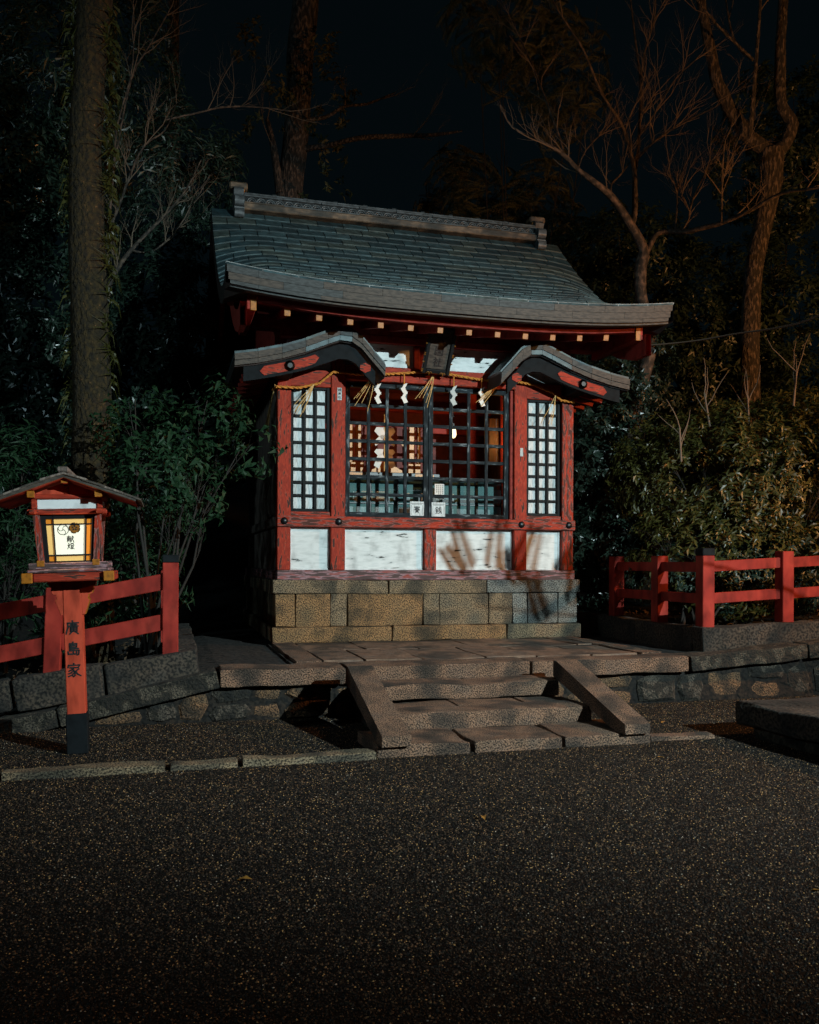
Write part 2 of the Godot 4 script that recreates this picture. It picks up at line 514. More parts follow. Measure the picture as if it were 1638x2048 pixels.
func slab(s: Vector3, b: float, wob := 0.006) -> ArrayMesh:
	# a hewn stone: a block with worn, rounded, uneven edges and slightly wavy faces
	var m := Shape.new()
	var f := noise(FastNoiseLite.TYPE_SIMPLEX_SMOOTH, 1.6, 1, rng.randi())
	var g := noise(FastNoiseLite.TYPE_SIMPLEX_SMOOTH, 9.0, 2, rng.randi())
	var h := s / 2.0
	var place := func(q: Vector3) -> Vector3:
		var r := minf(b * (1.0 + 0.8 * g.get_noise_3dv(q)), minf(h.x, minf(h.y, h.z)) * 0.8)
		var inner := Vector3(clampf(q.x, -h.x + r, h.x - r), clampf(q.y, -h.y + r, h.y - r), clampf(q.z, -h.z + r, h.z - r))
		var d := q - inner
		var out := inner + d.normalized() * minf(r, d.length()) if d.length() > 1e-6 else q
		return out + Vector3(f.get_noise_3dv(q), f.get_noise_3dv(q + Vector3(9, 0, 0)), f.get_noise_3dv(q + Vector3(0, 9, 0))) * wob * 1.6 + d.normalized() * g.get_noise_3dv(q * 1.7) * wob * 0.8
	for a in 3:
		var p := (a + 1) % 3
		var q := (a + 2) % 3
		var np := clampi(int(s[p] / 0.11), 2, 14) + 2
		var nq := clampi(int(s[q] / 0.11), 2, 14) + 2
		var cuts := func(k: int, n: int, half: float) -> float:
			return -half if k == 0 else half if k == n else lerpf(-half + b, half - b, float(k - 1) / (n - 2))
		for sg in [-1.0, 1.0]:
			var pts := []
			var nor := []
			for i in np + 1:
				for j in nq + 1:
					var w := Vector3()
					w[a] = sg * h[a]; w[p] = cuts.call(i, np, h[p]); w[q] = cuts.call(j, nq, h[q])
					var e := 0.012
					var wp := w
					var wq := w
					wp[p] += e if w[p] < 0 else -e
					wq[q] += e if w[q] < 0 else -e
					var c: Vector3 = place.call(w)
					var n: Vector3 = (Vector3(place.call(wp)) - c).cross(Vector3(place.call(wq)) - c).normalized()
					if n[a] * sg < 0.0:
						n = -n
					pts.append(c)
					nor.append(n)
			for i in np:
				for j in nq:
					var k := i * (nq + 1) + j
					var l := k + nq + 1
					m.smooth_tri(pts[k], pts[l], pts[l + 1], nor[k], nor[l], nor[l + 1])
					m.smooth_tri(pts[k], pts[l + 1], pts[k + 1], nor[k], nor[l + 1], nor[k + 1])
	return m.mesh()


func grounds() -> void:
	var g := Shape.new()
	g.quad(Vector3(-90, 0, -90), Vector3(90, 0, -90), Vector3(90, 0, 40), Vector3(-90, 0, 40), Vector3(0, -1, 0))
	structure("ground", g.mesh(), M.asphalt, Transform3D())
	# exposed chippings in the path: one patch of loose stones, laid side by side
	rng.seed = 5
	var c := Shape.new()
	var side := 1.2
	for i in 19000:
		var p := Vector3(rng.randf_range(-0.5, 0.5) * side, 0, rng.randf_range(-0.5, 0.5) * side)
		var r := rng.randf_range(0.0022, 0.0045) if rng.randf() < 0.7 else rng.randf_range(0.0045, 0.0075)
		var q := rng.randf()
		if q > 0.97:
			r = minf(r, 0.0048)
		var l := rng.randf_range(0.005, 0.014)
		var col := Color(l, l * 0.94, l * 0.88)
		if q > 0.97:
			col = Color(0.52, 0.31, 0.13) if rng.randf() < 0.85 else Color(0.48, 0.40, 0.32)
		elif q > 0.88:
			col = Color(0.15, 0.09, 0.05)
		elif q > 0.62:
			col = Color(0.045, 0.033, 0.024)
		c.tint = col
		var h := r * rng.randf_range(0.5, 1.1)
		var a := rng.randf() * TAU
		var e := []
		for k in 4:
			var w := r * rng.randf_range(0.75, 1.25)
			e.append(p + Vector3(cos(a + k * TAU / 4) * w, 0.0, sin(a + k * TAU / 4) * w))
		var tp := p + Vector3(rng.randf_range(-0.4, 0.4) * r, h, rng.randf_range(-0.4, 0.4) * r)
		for k in 4:
			c.tri(e[k], e[(k + 1) % 4], tp, p)
	var mm := MultiMesh.new()
	mm.transform_format = MultiMesh.TRANSFORM_3D
	mm.mesh = c.mesh()
	var spots := []
	for ix in range(-5, 7):
		for iz in range(0, 8):
			var p := Vector3(ix * side, 0.001, -2.2 - iz * side)
			var q := SITE.affine_inverse() * p
			if absf(p.x) < 1.4 + 0.5 * -p.z + 0.8 and q.z > 1.6:
				spots.append(p)
	mm.instance_count = spots.size()
	for i in spots.size():
		mm.set_instance_transform(i, Transform3D(Basis(Vector3.UP, rng.randi_range(0, 3) * PI / 2), spots[i]))
	var o := MultiMeshInstance3D.new()
	o.name = "gravel"
	o.multimesh = mm
	o.material_override = M.stone_chip
	add_child(o)
	tag(o, "brown and grey stone chippings bedded in the dark path", "gravel", "", "stuff")
	# the raised ground behind the retaining wall and the hillside beyond it
	var t := Shape.new()
	var xs := [-40.0, -20.0, -10.0, -7.0, -5.65, -5.0, -4.2, -3.4, -2.8, -1.0, 0.5, 2.1, 4.0, 6.0, 9.0, 20.0, 40.0]
	var zs := [2.35, 1.0, -1.0, -3.0, -5.0, -7.0, -10.0, -15.0, -25.0, -45.0]
	var lift := noise(FastNoiseLite.TYPE_SIMPLEX_SMOOTH, 0.25, 3, 8)
	var top := func(x: float, z: float) -> Vector3:
		return Vector3(x, rise(x) - 0.03 + maxf(0.0, -5.5 - z) * 0.30 + lift.get_noise_2d(x, z) * 0.5 * clampf((-4.0 - z) / 3.0, 0.0, 1.0), z)
	for i in xs.size() - 1:
		for j in zs.size() - 1:
			t.quad(top.call(xs[i], zs[j]), top.call(xs[i + 1], zs[j]), top.call(xs[i + 1], zs[j + 1]), top.call(xs[i], zs[j + 1]), Vector3(xs[i], -30, zs[j]))
		t.quad(top.call(xs[i], zs[0]), top.call(xs[i + 1], zs[0]), Vector3(xs[i + 1], -0.55, zs[0]), Vector3(xs[i], -0.55, zs[0]), Vector3(xs[i], -0.3, -3))
	structure("terrace", t.mesh(), M.soil)


func terrace() -> void:
	rng.seed = 21
	# the retaining wall: coping slabs over rubble set in dark mortar
	var wall := thing("retaining_wall", "low rubble retaining wall with long coping slabs along the terrace edge", "wall", Vector3(0, -0.5, 2.4))
	var edges := [-7.2, -5.75, -4.22, -2.82, -1.63, 0.28, 2.12, 3.62, 5.4, 7.3]
	for i in edges.size() - 1:
		var a: float = edges[i] + 0.008
		var b: float = edges[i + 1] - 0.008
		var ya := rise(a) + 0.5
		var yb := rise(b) + 0.5
		var long := Vector2(b - a, yb - ya).length()
		part(wall, "coping_slab", slab(Vector3(long, 0.165, 0.42), 0.018, 0.008), M.kerb_stone if i < 3 or i > 5 else M.granite_step, Vector3((a + b) / 2, (ya + yb) / 2 - 0.0825, -0.13), Basis(Vector3.BACK, atan2(yb - ya, b - a)))
	for run in [[-7.2, -1.45], [0.40, 7.3]]:
		var back := Shape.new()
		var steps := 10
		for i in steps:
			var a: float = lerpf(run[0], run[1], float(i) / steps)
			var b: float = lerpf(run[0], run[1], float(i + 1) / steps)
			back.quad(Vector3(a, -0.05, -0.06), Vector3(b, -0.05, -0.06), Vector3(b, rise(b) + 0.42, -0.06), Vector3(a, rise(a) + 0.42, -0.06), Vector3(a, 0.2, -1))
		part(wall, "mortar_bed", back.mesh(), M.mortar)
		var x: float = run[0]
		while x < run[1] - 0.1:
			var w := rng.randf_range(0.24, 0.62)
			w = minf(w, run[1] - x)
			var h := rise(x + w / 2) + 0.335
			if h > 0.06:
				var rows := 2 if h > 0.24 and rng.randf() > 0.7 else 1
				var y := 0.0
				for r in rows:
					var hh := h / rows
					var wide := w if rows == 1 else w
					part(wall, "stone", rubble(wide + 0.01, hh * rng.randf_range(0.94, 1.08), rng.randf_range(0.05, 0.11)), M.rubble_warm if rng.randf() > 0.55 else M.rubble_grey, Vector3(x + w / 2, y + hh / 2, -0.095), Basis(Vector3.BACK, rng.randf_range(-0.08, 0.08)))
					y += hh
			x += w
	# the landing in front of the shrine
	var landing := thing("stone_landing", "worn stone paving slabs between the shrine plinth and the steps", "paving", Vector3(0, 0, 1.0))
	part(landing, "bed", bar(Vector3(4.0, 0.04, 2.12), 0.0), M.mortar, Vector3(-0.1, -0.03, 0.02))
	part(landing, "border_slab", slab(Vector3(0.26, 0.06, 2.1), 0.008), M.granite_step, Vector3(-1.93, -0.012, 0.02))
	part(landing, "border_slab", slab(Vector3(0.24, 0.06, 2.1), 0.008), M.granite_step, Vector3(1.86, -0.012, 0.02), Basis(Vector3.UP, 0.03))
	var z0 := -0.98
	for row in [[0.98, 0.0], [1.08, 0.28]]:
		var x := -1.79
		var first := true
		while x < 1.72:
			var w: float = rng.randf_range(0.58, 0.72) - (row[1] if first else 0.0)
			w = minf(w, 1.73 - x)
			if 1.73 - x - w < 0.2:
				w = 1.73 - x
			first = false
			part(landing, "paving_slab", slab(Vector3(w - 0.022, 0.055, row[0] - 0.022), 0.007, 0.005), M.paving, Vector3(x + w / 2, -0.014 + rng.randf_range(-0.006, 0.004), z0 + row[0] / 2), Basis(Vector3.BACK, rng.randf_range(-0.006, 0.006)))
			x += w
		z0 += row[0]
	# steps
	var st := thing("stone_steps", "broad stone steps with sloping cheek slabs up to the shrine terrace", "steps", Vector3(-0.58, -0.5, 3.3))
	for s in [[-1.17, -0.41, 0.0], [-0.38, 0.39, 0.0], [0.40, 1.19, 0.0]]:
		part(st, "footing_slab", slab(Vector3(s[1] - s[0] - 0.012, 0.11, 0.66), 0.014, 0.008), M.granite_step, Vector3((s[0] + s[1]) / 2, 0.036 + rng.randf_range(-0.004, 0.004), 0.6))
	for s in [[-0.92, 0.93]]:
		part(st, "step_stone", slab(Vector3(1.86, 0.15, 0.34), 0.02, 0.01), M.granite_step, Vector3(0.01, 0.158, 0.19))
		part(st, "step_stone", slab(Vector3(1.88, 0.145, 0.36), 0.02, 0.01), M.granite_step, Vector3(0.0, 0.293, -0.53))
	for row in [[0.225, -0.135, 0.30, -0.03], [0.36, -0.755, 0.09, -0.03]]:
		var x := -0.95
		while x < 0.94:
			var w := minf(rng.randf_range(0.45, 0.8), 0.95 - x)
			part(st, "tread_slab", slab(Vector3(w - 0.012, 0.12, row[2]), 0.01, 0.006), M.granite_step, Vector3(x + w / 2, row[0] - 0.058, row[1]))
			x += w
	for sx in [-1.02, 1.03]:
		var s := Shape.new()
		s.prism(v2([-0.42, 0.552, -0.36, 0.555, 0.98, 0.175, 0.985, 0.095, 0.80, 0.092, -0.42, 0.40]), -0.115, 0.115, Transform3D(Basis(Vector3.UP, -PI / 2), Vector3.ZERO))
		part(st, "cheek_slab", s.mesh(), M.granite_step, Vector3(sx, 0, 0))
	var fill := Shape.new()
	fill.prism(v2([-0.86, 0.0, -0.86, 0.30, -0.45, 0.30, -0.45, 0.165, 0.25, 0.165, 0.25, 0.03, 0.55, 0.03, 0.55, 0.0]), -0.95, 0.95, Transform3D(Basis(Vector3.UP, -PI / 2), Vector3.ZERO))
	part(st, "core", fill.mesh(), M.mortar)
	# flush kerb stones in the path, on both sides of the steps
	var kerb := thing("path_kerb", "row of pale flush kerb stones between path and wall foot", "kerb", Vector3(-3.0, -0.5, 4.19))
	for s in [[-3.1, -1.40], [-1.38, -0.29], [-0.275, 0.22], [0.235, 1.25]]:
		part(kerb, "kerb_stone", slab(Vector3(s[1] - s[0] - 0.01, 0.16, 0.15), 0.014, 0.008), M.granite_buff, Vector3((s[0] + s[1]) / 2, -0.03 + rng.randf_range(-0.008, 0.008), rng.randf_range(-0.01, 0.01)))
	tag(part(self, numbered("kerb_offcut"), slab(Vector3(0.62, 0.08, 0.13), 0.012), M.granite_step), "short flush kerb stone lying beside the right step cheek", "kerb stone")
	get_node("kerb_offcut").transform = SITE * Transform3D(Basis(Vector3.UP, -0.05), Vector3(0.94, -0.50, 4.12))
	# planter kerbs under the fences
	var lk := thing("planter_kerb", "dark stone planter kerb sloping down under the red fence behind the lantern", "kerb", Vector3(-3.0, 0, 2.18))
	for s in [[-4.2, -2.75], [-2.74, -1.62], [-1.61, -0.85], [-0.84, 0.0]]:
		var m := (float(s[0]) + float(s[1])) / 2
		part(lk, "kerb_stone", slab(Vector3(s[1] - s[0] - 0.01, 0.30, 0.22), 0.025, 0.012), M.kerb_dark, Vector3(m, 0.17 + 0.138 * m - 0.15, 0), Basis(Vector3.BACK, atan(0.138)))
	for k in 3:
		part(lk, "kerb_stone", slab(Vector3(0.2, 0.26, 1.18), 0.025, 0.012), M.kerb_dark, Vector3(-0.10, 0.03, -0.72 - k * 1.19))
	var rk := thing("planter_kerb", "dark stone planter kerb turning a corner under the red fence beside the shrine", "kerb", Vector3(2.55, 0, 2.1))
	for s in [[-0.1, 1.5], [1.51, 3.0], [3.01, 4.6]]:
		var m := (float(s[0]) + float(s[1])) / 2
		part(rk, "kerb_stone", slab(Vector3(s[1] - s[0] - 0.008, 0.42, 0.2), 0.022, 0.01), M.kerb_dark, Vector3(m, 0.285 + 0.04 * m - 0.21, 0), Basis(Vector3.BACK, 0.04))
	for k in 3:
		part(rk, "kerb_stone", slab(Vector3(0.2, 0.42, 1.24), 0.022, 0.01), M.kerb_dark, Vector3(0.0, 0.075, -0.74 - k * 1.25))
	# the big low block by the path
	var bk := thing("stone_bench", "low dark stone slab bench with fallen leaves near the path edge", "bench", Vector3(2.9, -0.5, 5.3))
	part(bk, "seat_slab", slab(Vector3(2.75, 0.20, 2.5), 0.03, 0.012), M.kerb_dark, Vector3(0, 0.215, 0.02), Basis(Vector3.UP, 0.06))
	part(bk, "support", slab(Vector3(2.55, 0.15, 2.25), 0.03, 0.02), M.mortar, Vector3(0.02, 0.05, 0.0), Basis(Vector3.UP, 0.06))
	rng.seed = 77
	for i in 16:
		var s := leaf_mesh(0.1, 0.035, 0.25)
		var at := Vector3(1.95 + rng.randf() * 0.9, -0.175, 4.35 + rng.randf() * 0.9)
		if i > 9:
			at = [Vector3(0.35, -0.488, 4.75), Vector3(-1.5, -0.488, 5.9), Vector3(1.25, -0.488, 3.4), Vector3(0.9, -0.488, 6.3), Vector3(-2.9, -0.488, 6.6), Vector3(-0.4, -0.488, 7.4)][i - 10]
		var o := part(self, numbered("fallen_leaf"), s, M.leaf_fallen)
		o.transform = SITE * Transform3D(Basis.from_euler(Vector3(rng.randf_range(-0.3, 0.3), rng.randf() * TAU, rng.randf_range(-0.3, 0.3))), at)
		if i > 9:
			tag(o, "small yellow fallen leaf lying alone on the dark gravel", "leaf", "leaves fallen on the path")
		else:
			tag(o, "yellow fallen leaf on top of the low stone bench", "leaf", "leaves fallen on the bench")


func fences() -> void:
	# left: a run sloping down behind the lantern, and a return into the garden
	var f := thing("garden_fence", "sloping vermilion two-rail fence with black capped end post behind the lantern", "fence", Vector3(-3.26, 0.12, 2.15))
	var tops := 0.19
	for i in 3:
		var x := -1.03 * i
		var y := 0.0 if i == 0 else x * 0.2
		var h := 0.87 if i == 0 else 0.84
		part(f, "post", bar(Vector3(0.145, h, 0.13), 0.006), M.red_paint, Vector3(x, y + h / 2, 0), Basis(Vector3.BACK, 0.0 if i == 0 else -0.03))
		if i == 0:
			part(f, "post_cap", bar(Vector3(0.152, 0.075, 0.137), 0.008), M.black_paint, Vector3(x, y + h + 0.035, 0))
	for r in [0.70, 0.32]:
		for i in 2:
			var a := -1.03 * i - 0.07
			var b := -1.03 * (i + 1) + 0.07
			var ya: float = r + a * tops
			var yb: float = r + b * tops
			part(f, "rail", bar(Vector3(Vector2(b - a, yb - ya).length() + 0.02, 0.15, 0.055), 0.005), M.red_paint, Vector3((a + b) / 2, (ya + yb) / 2, 0), Basis(Vector3.BACK, atan2(yb - ya, b - a)))
	part(f, "post", bar(Vector3(0.13, 0.78, 0.13), 0.006), M.red_paint, Vector3(-0.03, 0.39, -1.35))
	part(f, "post", bar(Vector3(0.13, 0.78, 0.13), 0.006), M.red_paint, Vector3(-0.03, 0.39, -2.7))
	for k in 2:
		for r in [0.72, 0.34]:
			part(f, "rail", bar(Vector3(0.05, 0.11, 1.22), 0.005), M.red_paint, Vector3(-0.03, r, -0.68 - 1.35 * k))
	# right: a corner beside the shrine
	var g := thing("garden_fence", "vermilion two-rail corner fence beside the shrine in front of the bush", "fence", Vector3(2.56, 0.27, 2.08))
	var spots := [[0.0, 0.0, 0.0], [1.05, 0.0, 0.055], [2.1, 0.0, 0.10], [3.15, 0.0, 0.15], [0.0, -0.95, 0.0], [0.0, -2.03, 0.0]]
	for i in spots.size():
		var p := Vector3(spots[i][0], spots[i][2], spots[i][1])
		var h := 0.82
		part(g, "post", bar(Vector3(0.15, h, 0.15), 0.006), M.red_paint, p + Vector3(0, h / 2, 0))
		if i == 0:
			part(g, "post_cap", bar(Vector3(0.157, 0.085, 0.157), 0.008), M.black_paint, p + Vector3(0, h + 0.04, 0))
	for r in [0.69, 0.33]:
		for k in 3:
			part(g, "rail", bar(Vector3(0.93, 0.12, 0.055), 0.005), M.red_paint, Vector3(0.525 + 1.05 * k, r + 0.03 + 0.05 * k, 0), Basis(Vector3.BACK, 0.052))
		part(g, "rail", bar(Vector3(0.055, 0.115, 0.82), 0.005), M.red_paint, Vector3(0, r, -0.475))
		part(g, "rail", bar(Vector3(0.055, 0.115, 0.94), 0.005), M.red_paint, Vector3(0, r, -1.49))


# ---------------------------------------------------------------- writing

const GLYPHS := {
	"hiro": [[50, 0, 52, 12], [14, 16, 92, 16], [18, 16, 17, 50, 4, 95], [36, 28, 80, 28], [48, 22, 48, 38], [68, 22, 68, 38], [28, 40, 90, 40], [36, 50, 80, 50], [36, 50, 36, 76], [80, 50, 80, 76], [36, 76, 80, 76], [58, 40, 58, 76], [36, 63, 80, 63], [46, 80, 30, 96], [68, 80, 88, 97]],
	"shima": [[50, 0, 42, 12], [26, 12, 26, 62], [26, 12, 74, 12, 74, 38], [26, 24, 74, 24], [26, 37, 74, 37], [26, 49, 88, 49], [26, 62, 90, 62, 86, 92, 76, 97], [50, 66, 50, 86], [14, 70, 14, 88, 72, 88], [72, 72, 72, 88]],
	"ie": [[50, 0, 50, 10], [10, 28, 13, 14, 90, 14, 84, 28], [24, 32, 78, 32], [52, 32, 34, 48, 14, 56], [42, 44, 56, 60, 57, 88, 46, 98, 40, 92], [48, 54, 30, 70, 10, 76], [54, 68, 36, 86, 10, 96], [84, 42, 66, 56], [60, 58, 74, 80, 97, 94]],
	"ken": [[8, 16, 56, 16], [32, 2, 32, 30], [10, 31, 10, 92], [10, 31, 54, 31, 54, 90, 48, 92], [24, 38, 28, 46], [42, 38, 38, 46], [18, 53, 46, 53], [18, 67, 46, 67], [32, 53, 32, 88], [60, 34, 99, 34], [78, 6, 76, 42, 58, 95], [78, 46, 99, 95], [88, 12, 95, 22]],
	"tou": [[10, 32, 15, 48], [38, 28, 32, 42], [24, 4, 24, 50, 4, 94], [24, 56, 40, 82], [50, 10, 68, 10, 50, 34], [92, 4, 78, 18], [72, 10, 98, 38], [58, 42, 84, 42], [56, 51, 86, 51, 86, 67, 56, 67, 56, 51], [60, 72, 64, 84], [84, 70, 78, 84], [46, 92, 99, 92]],
	"sai": [[50, 0, 50, 8], [10, 24, 12, 10, 90, 10, 86, 22], [22, 23, 78, 23], [26, 34, 74, 34], [10, 45, 92, 45], [40, 17, 40, 45], [60, 17, 60, 45], [36, 47, 12, 60], [64, 47, 90, 60], [32, 56, 68, 56, 68, 84, 32, 84, 32, 56], [32, 65, 68, 65], [32, 74, 68, 74], [42, 87, 24, 99], [58, 87, 78, 99]],
	"sen": [[26, 2, 4, 30], [26, 2, 48, 26], [14, 34, 38, 34], [10, 50, 42, 50], [26, 34, 26, 90], [12, 60, 18, 76], [40, 58, 34, 74], [6, 92, 46, 90], [54, 24, 92, 19], [52, 42, 96, 37], [50, 62, 96, 56], [66, 2, 72, 50, 95, 96, 98, 78], [92, 60, 52, 97], [80, 3, 90, 12]],
	"sha": [[24, 4, 30, 14], [8, 24, 44, 24, 10, 56], [26, 44, 26, 97], [32, 46, 44, 58], [54, 40, 94, 40], [74, 8, 74, 90], [48, 90, 99, 90]],
	"kuni": [[8, 8, 92, 8, 92, 94, 8, 94, 8, 8], [24, 26, 76, 26], [24, 48, 76, 48], [24, 74, 76, 74], [50, 26, 50, 74], [62, 58, 70, 66]],
	"dai": [[8, 34, 92, 34], [50, 4, 50, 40, 10, 96], [50, 42, 92, 96]],
}


func glyph(s: Shape, which: String, at: Vector2, size: float, w: float, z0: float, z1: float, t := Transform3D()) -> void:
	for line in GLYPHS[which]:
		var p := []
		for i in range(0, line.size(), 2):
			p.append(at + Vector2(line[i] - 50.0, 50.0 - line[i + 1]) * size / 100.0)
		s.stroke(p, w * size, z0, z1, t)


func arc(c: Vector2, r: float, a0: float, a1: float, n := 10) -> Array:
	var p := []
	for i in n + 1:
		var a := lerpf(a0, a1, float(i) / n)
		p.append(c + Vector2(cos(a), sin(a)) * r)
	return p


# ---------------------------------------------------------------- the votive lantern

func lantern() -> void:
	var t := thing("votive_lantern", "leaning vermilion lantern post with lit gold and white pane and black writing", "lantern", Vector3(-3.955, -0.5, 3.43), "", 0.0, 0.036)
	beam(t, "foot", M.black_paint, Vector3(-0.079, 0, -0.075), Vector3(0.079, 0.315, 0.075), 0.006)
	beam(t, "post", M.red_fresh, Vector3(-0.07, 0.31, -0.068), Vector3(0.07, 1.35, 0.068), 0.006)
	var y := 0.985
	for g in ["hiro", "shima", "ie"]:
		var s := Shape.new()
		glyph(s, g, Vector2(-0.006, y), 0.105, 0.115, 0.0, 0.002)
		part(t, "character", s.mesh(), M.ink, Vector3(0, 0, 0.0685))
		y -= 0.165
	# bracket wings
	var wing := v2([0, 0, 0.018, 0, 0.055, 0.11, 0.042, 0.125, 0.05, 0.155, 0.075, 0.165, 0.085, 0.195, 0.08, 0.215, 0.098, 0.225, 0.108, 0.262, 0, 0.262])
	for k in 2:
		var s := Shape.new()
		s.prism(wing, -0.060, 0.066)
		var turn := Basis(Vector3.UP, k * PI)
		var w := part(t, "bracket", s.mesh(), M.red_fresh, turn * Vector3(0.069, 0, 0) + Vector3(0, 1.045, 0), turn)
		var e := Shape.new()
		for i in range(1, wing.size() - 2):
			var a := wing[i]; var b := wing[i + 1]
			var out := Vector2(b.y - a.y, a.x - b.x).normalized() * 0.003
			e.prism(PackedVector2Array([a, a + out, b + out, b]), -0.054, 0.060)
		part(w, "gold_edge", e.mesh(), M.gold_paint)
	# platform
	for z in [-0.24, 0.24]:
		beam(t, "platform_beam", M.red_beam, Vector3(-0.252, 1.308, z - 0.035), Vector3(0.252, 1.375, z + 0.035))
	for x in [-0.288, 0.288]:
		var bm := beam(t, "platform_beam", M.red_beam, Vector3(x - 0.035, 1.305, -0.31), Vector3(x + 0.035, 1.375, 0.31))
		part(bm, "end_cap", bar(Vector3(0.076, 0.076, 0.03), 0.004), M.gold_paint, Vector3(0, 0, 0.305))
	beam(t, "tray", M.bare_beam, Vector3(-0.29, 1.376, -0.29), Vector3(0.29, 1.402, 0.29))
	for z in [-0.235, 0.235]:
		beam(t, "sill", M.bare_beam, Vector3(-0.285, 1.402, z - 0.025), Vector3(0.285, 1.452, z + 0.025))
	for x in [-0.235, 0.235]:
		beam(t, "sill", M.bare_beam, Vector3(x - 0.025, 1.403, -0.209), Vector3(x + 0.025, 1.450, 0.209))
	# tapered light box
	var lo := 1.452
	var hi := 1.815
	var wide := func(v: float) -> float: return lerpf(0.222, 0.25, v)
	for sx in [-1, 1]:
		for sz in [-1, 1]:
			var s := Shape.new()
			s.prism(PackedVector2Array([Vector2(sx * 0.215, lo), Vector2(sx * 0.172, lo), Vector2(sx * 0.197, hi), Vector2(sx * 0.245, hi)]), -0.022, 0.022)
			var c := part(t, "corner_post", s.mesh(), M.peeled_post, Vector3(0, 0, sz * 0.205), Basis())
			if sz > 0:
				part(c, "gold_plate", bar(Vector3(0.052, 0.044, 0.006), 0.002), M.gold_paint, Vector3(sx * 0.196, lo - 0.005, 0.056))
	var glow := {}
	for g in [["centre", Color(1.0, 0.96, 0.86), 0.40], ["strip", Color(1.0, 0.78, 0.46), 0.22], ["amber", Color(1.0, 0.55, 0.16), 0.22], ["corner", Color(0.9, 0.52, 0.14), 0.14]]:
		var m := mat("lantern_glow_" + g[0], g[1], 0.35)
		m.emission_enabled = true
		m.emission = g[1]
		m.emission_energy_multiplier = g[2]
		glow[g[0]] = m
	for k in 4:
		var turn := Basis(Vector3.UP, k * PI / 2)
		var fr := Shape.new()
		var q := func(u: float, v: float) -> Vector2: return Vector2(lerpf(-1, 1, u) * lerpf(0.172, 0.197, v), lerpf(lo, hi, v))
		var rect := func(u0: float, u1: float, v0: float, v1: float) -> PackedVector2Array: return PackedVector2Array([q.call(u0, v0), q.call(u1, v0), q.call(u1, v1), q.call(u0, v1)])
		for b in [[0.0, 0.095, 0, 1], [0.945, 1.0, 0, 1], [0.215, 0.24, 0, 1], [0.82, 0.85, 0, 1], [0.095, 0.945, 0, 0.03], [0.095, 0.945, 0.135, 0.165], [0.095, 0.945, 0.785, 0.81], [0.095, 0.945, 0.91, 1.0]]:
			fr.prism(rect.call(b[0], b[1], b[2], b[3]), -0.012, 0.012)
		var frame := part(t, "pane_frame", fr.mesh(), M.black_lacquer, turn * Vector3(0, 0, 0.196), turn)
		for p in [[0.24, 0.82, 0.165, 0.785, "centre"], [0.24, 0.82, 0.81, 0.91, "strip"], [0.24, 0.82, 0.03, 0.135, "strip"], [0.095, 0.215, 0.165, 0.785, "strip"], [0.85, 0.945, 0.165, 0.785, "amber"], [0.095, 0.215, 0.81, 0.91, "corner"], [0.85, 0.945, 0.81, 0.91, "corner"], [0.095, 0.215, 0.03, 0.135, "corner"], [0.85, 0.945, 0.03, 0.135, "corner"]]:
			var s := Shape.new()
			s.prism(rect.call(p[0], p[1], p[2], p[3]), -0.008, -0.002)
			part(frame, "pane", s.mesh(), glow[p[4]])
		if k == 0:
			var s := Shape.new()
			glyph(s, "ken", Vector2(0.012, 1.628), 0.052, 0.10, 0.0, 0.0012)
			part(frame, "character", s.mesh(), M.ink, Vector3(0, 0, -0.001))
			s = Shape.new()
			glyph(s, "tou", Vector2(0.014, 1.575), 0.050, 0.10, 0.0, 0.0012)
			part(frame, "character", s.mesh(), M.ink, Vector3(0, 0, -0.001))
			# the crests: a threefold comma ring and a five-lobed flower
			s = Shape.new()
			var c := Vector2(-0.037, 1.70)
			for j in 3:
				var a := j * TAU / 3 + 0.5
				s.stroke(arc(c, 0.039, a, a + 1.75, 8), 0.0042, 0.0, 0.0012)
				s.stroke(arc(c + Vector2(cos(a), sin(a)) * 0.019, 0.0185, a - 0.6, a + 3.3, 8), 0.0036, 0.0, 0.0012)
			part(frame, "comma_crest", s.mesh(), M.ink, Vector3(0, 0, -0.001))
			c = Vector2(0.045, 1.712)
			s = Shape.new()
			var lobes := PackedVector2Array()
			for j in 40:
				var a := TAU * j / 40
				lobes.append(c + Vector2(cos(a), sin(a)) * (0.037 + 0.006 * absf(sin(a * 2.5))))
			s.prism(lobes, 0.0, 0.0010)
			var fl := part(frame, "flower_crest", s.mesh(), M.gold_paint, Vector3(0, 0, -0.001))
			fl.set_meta("label", "gold five-lobed flower crest with dark rim")
			s = Shape.new()
			for j in 5:
				var a := j * TAU / 5 + 0.3
				s.stroke(arc(c, 0.039, a, a + 0.85, 5), 0.006, 0.0, 0.0018)
				s.stroke([c + Vector2(cos(a), sin(a)) * 0.011, c + Vector2(cos(a), sin(a)) * 0.018], 0.010, 0.0, 0.0018)
			part(frame, "flower_mark", s.mesh(), M.ink, Vector3(0, 0, -0.001))
			var l := AreaLight3D.new()
			l.name = "pane_light"
			l.area_size = Vector2(0.2, 0.2)
			l.light_color = Color(1.0, 0.86, 0.6)
			l.light_energy = 0.3
			l.shadow_enabled = true
			t.add_child(l)
			l.transform = Transform3D(Basis(Vector3.UP, PI), Vector3(0, 1.63, 0.215))
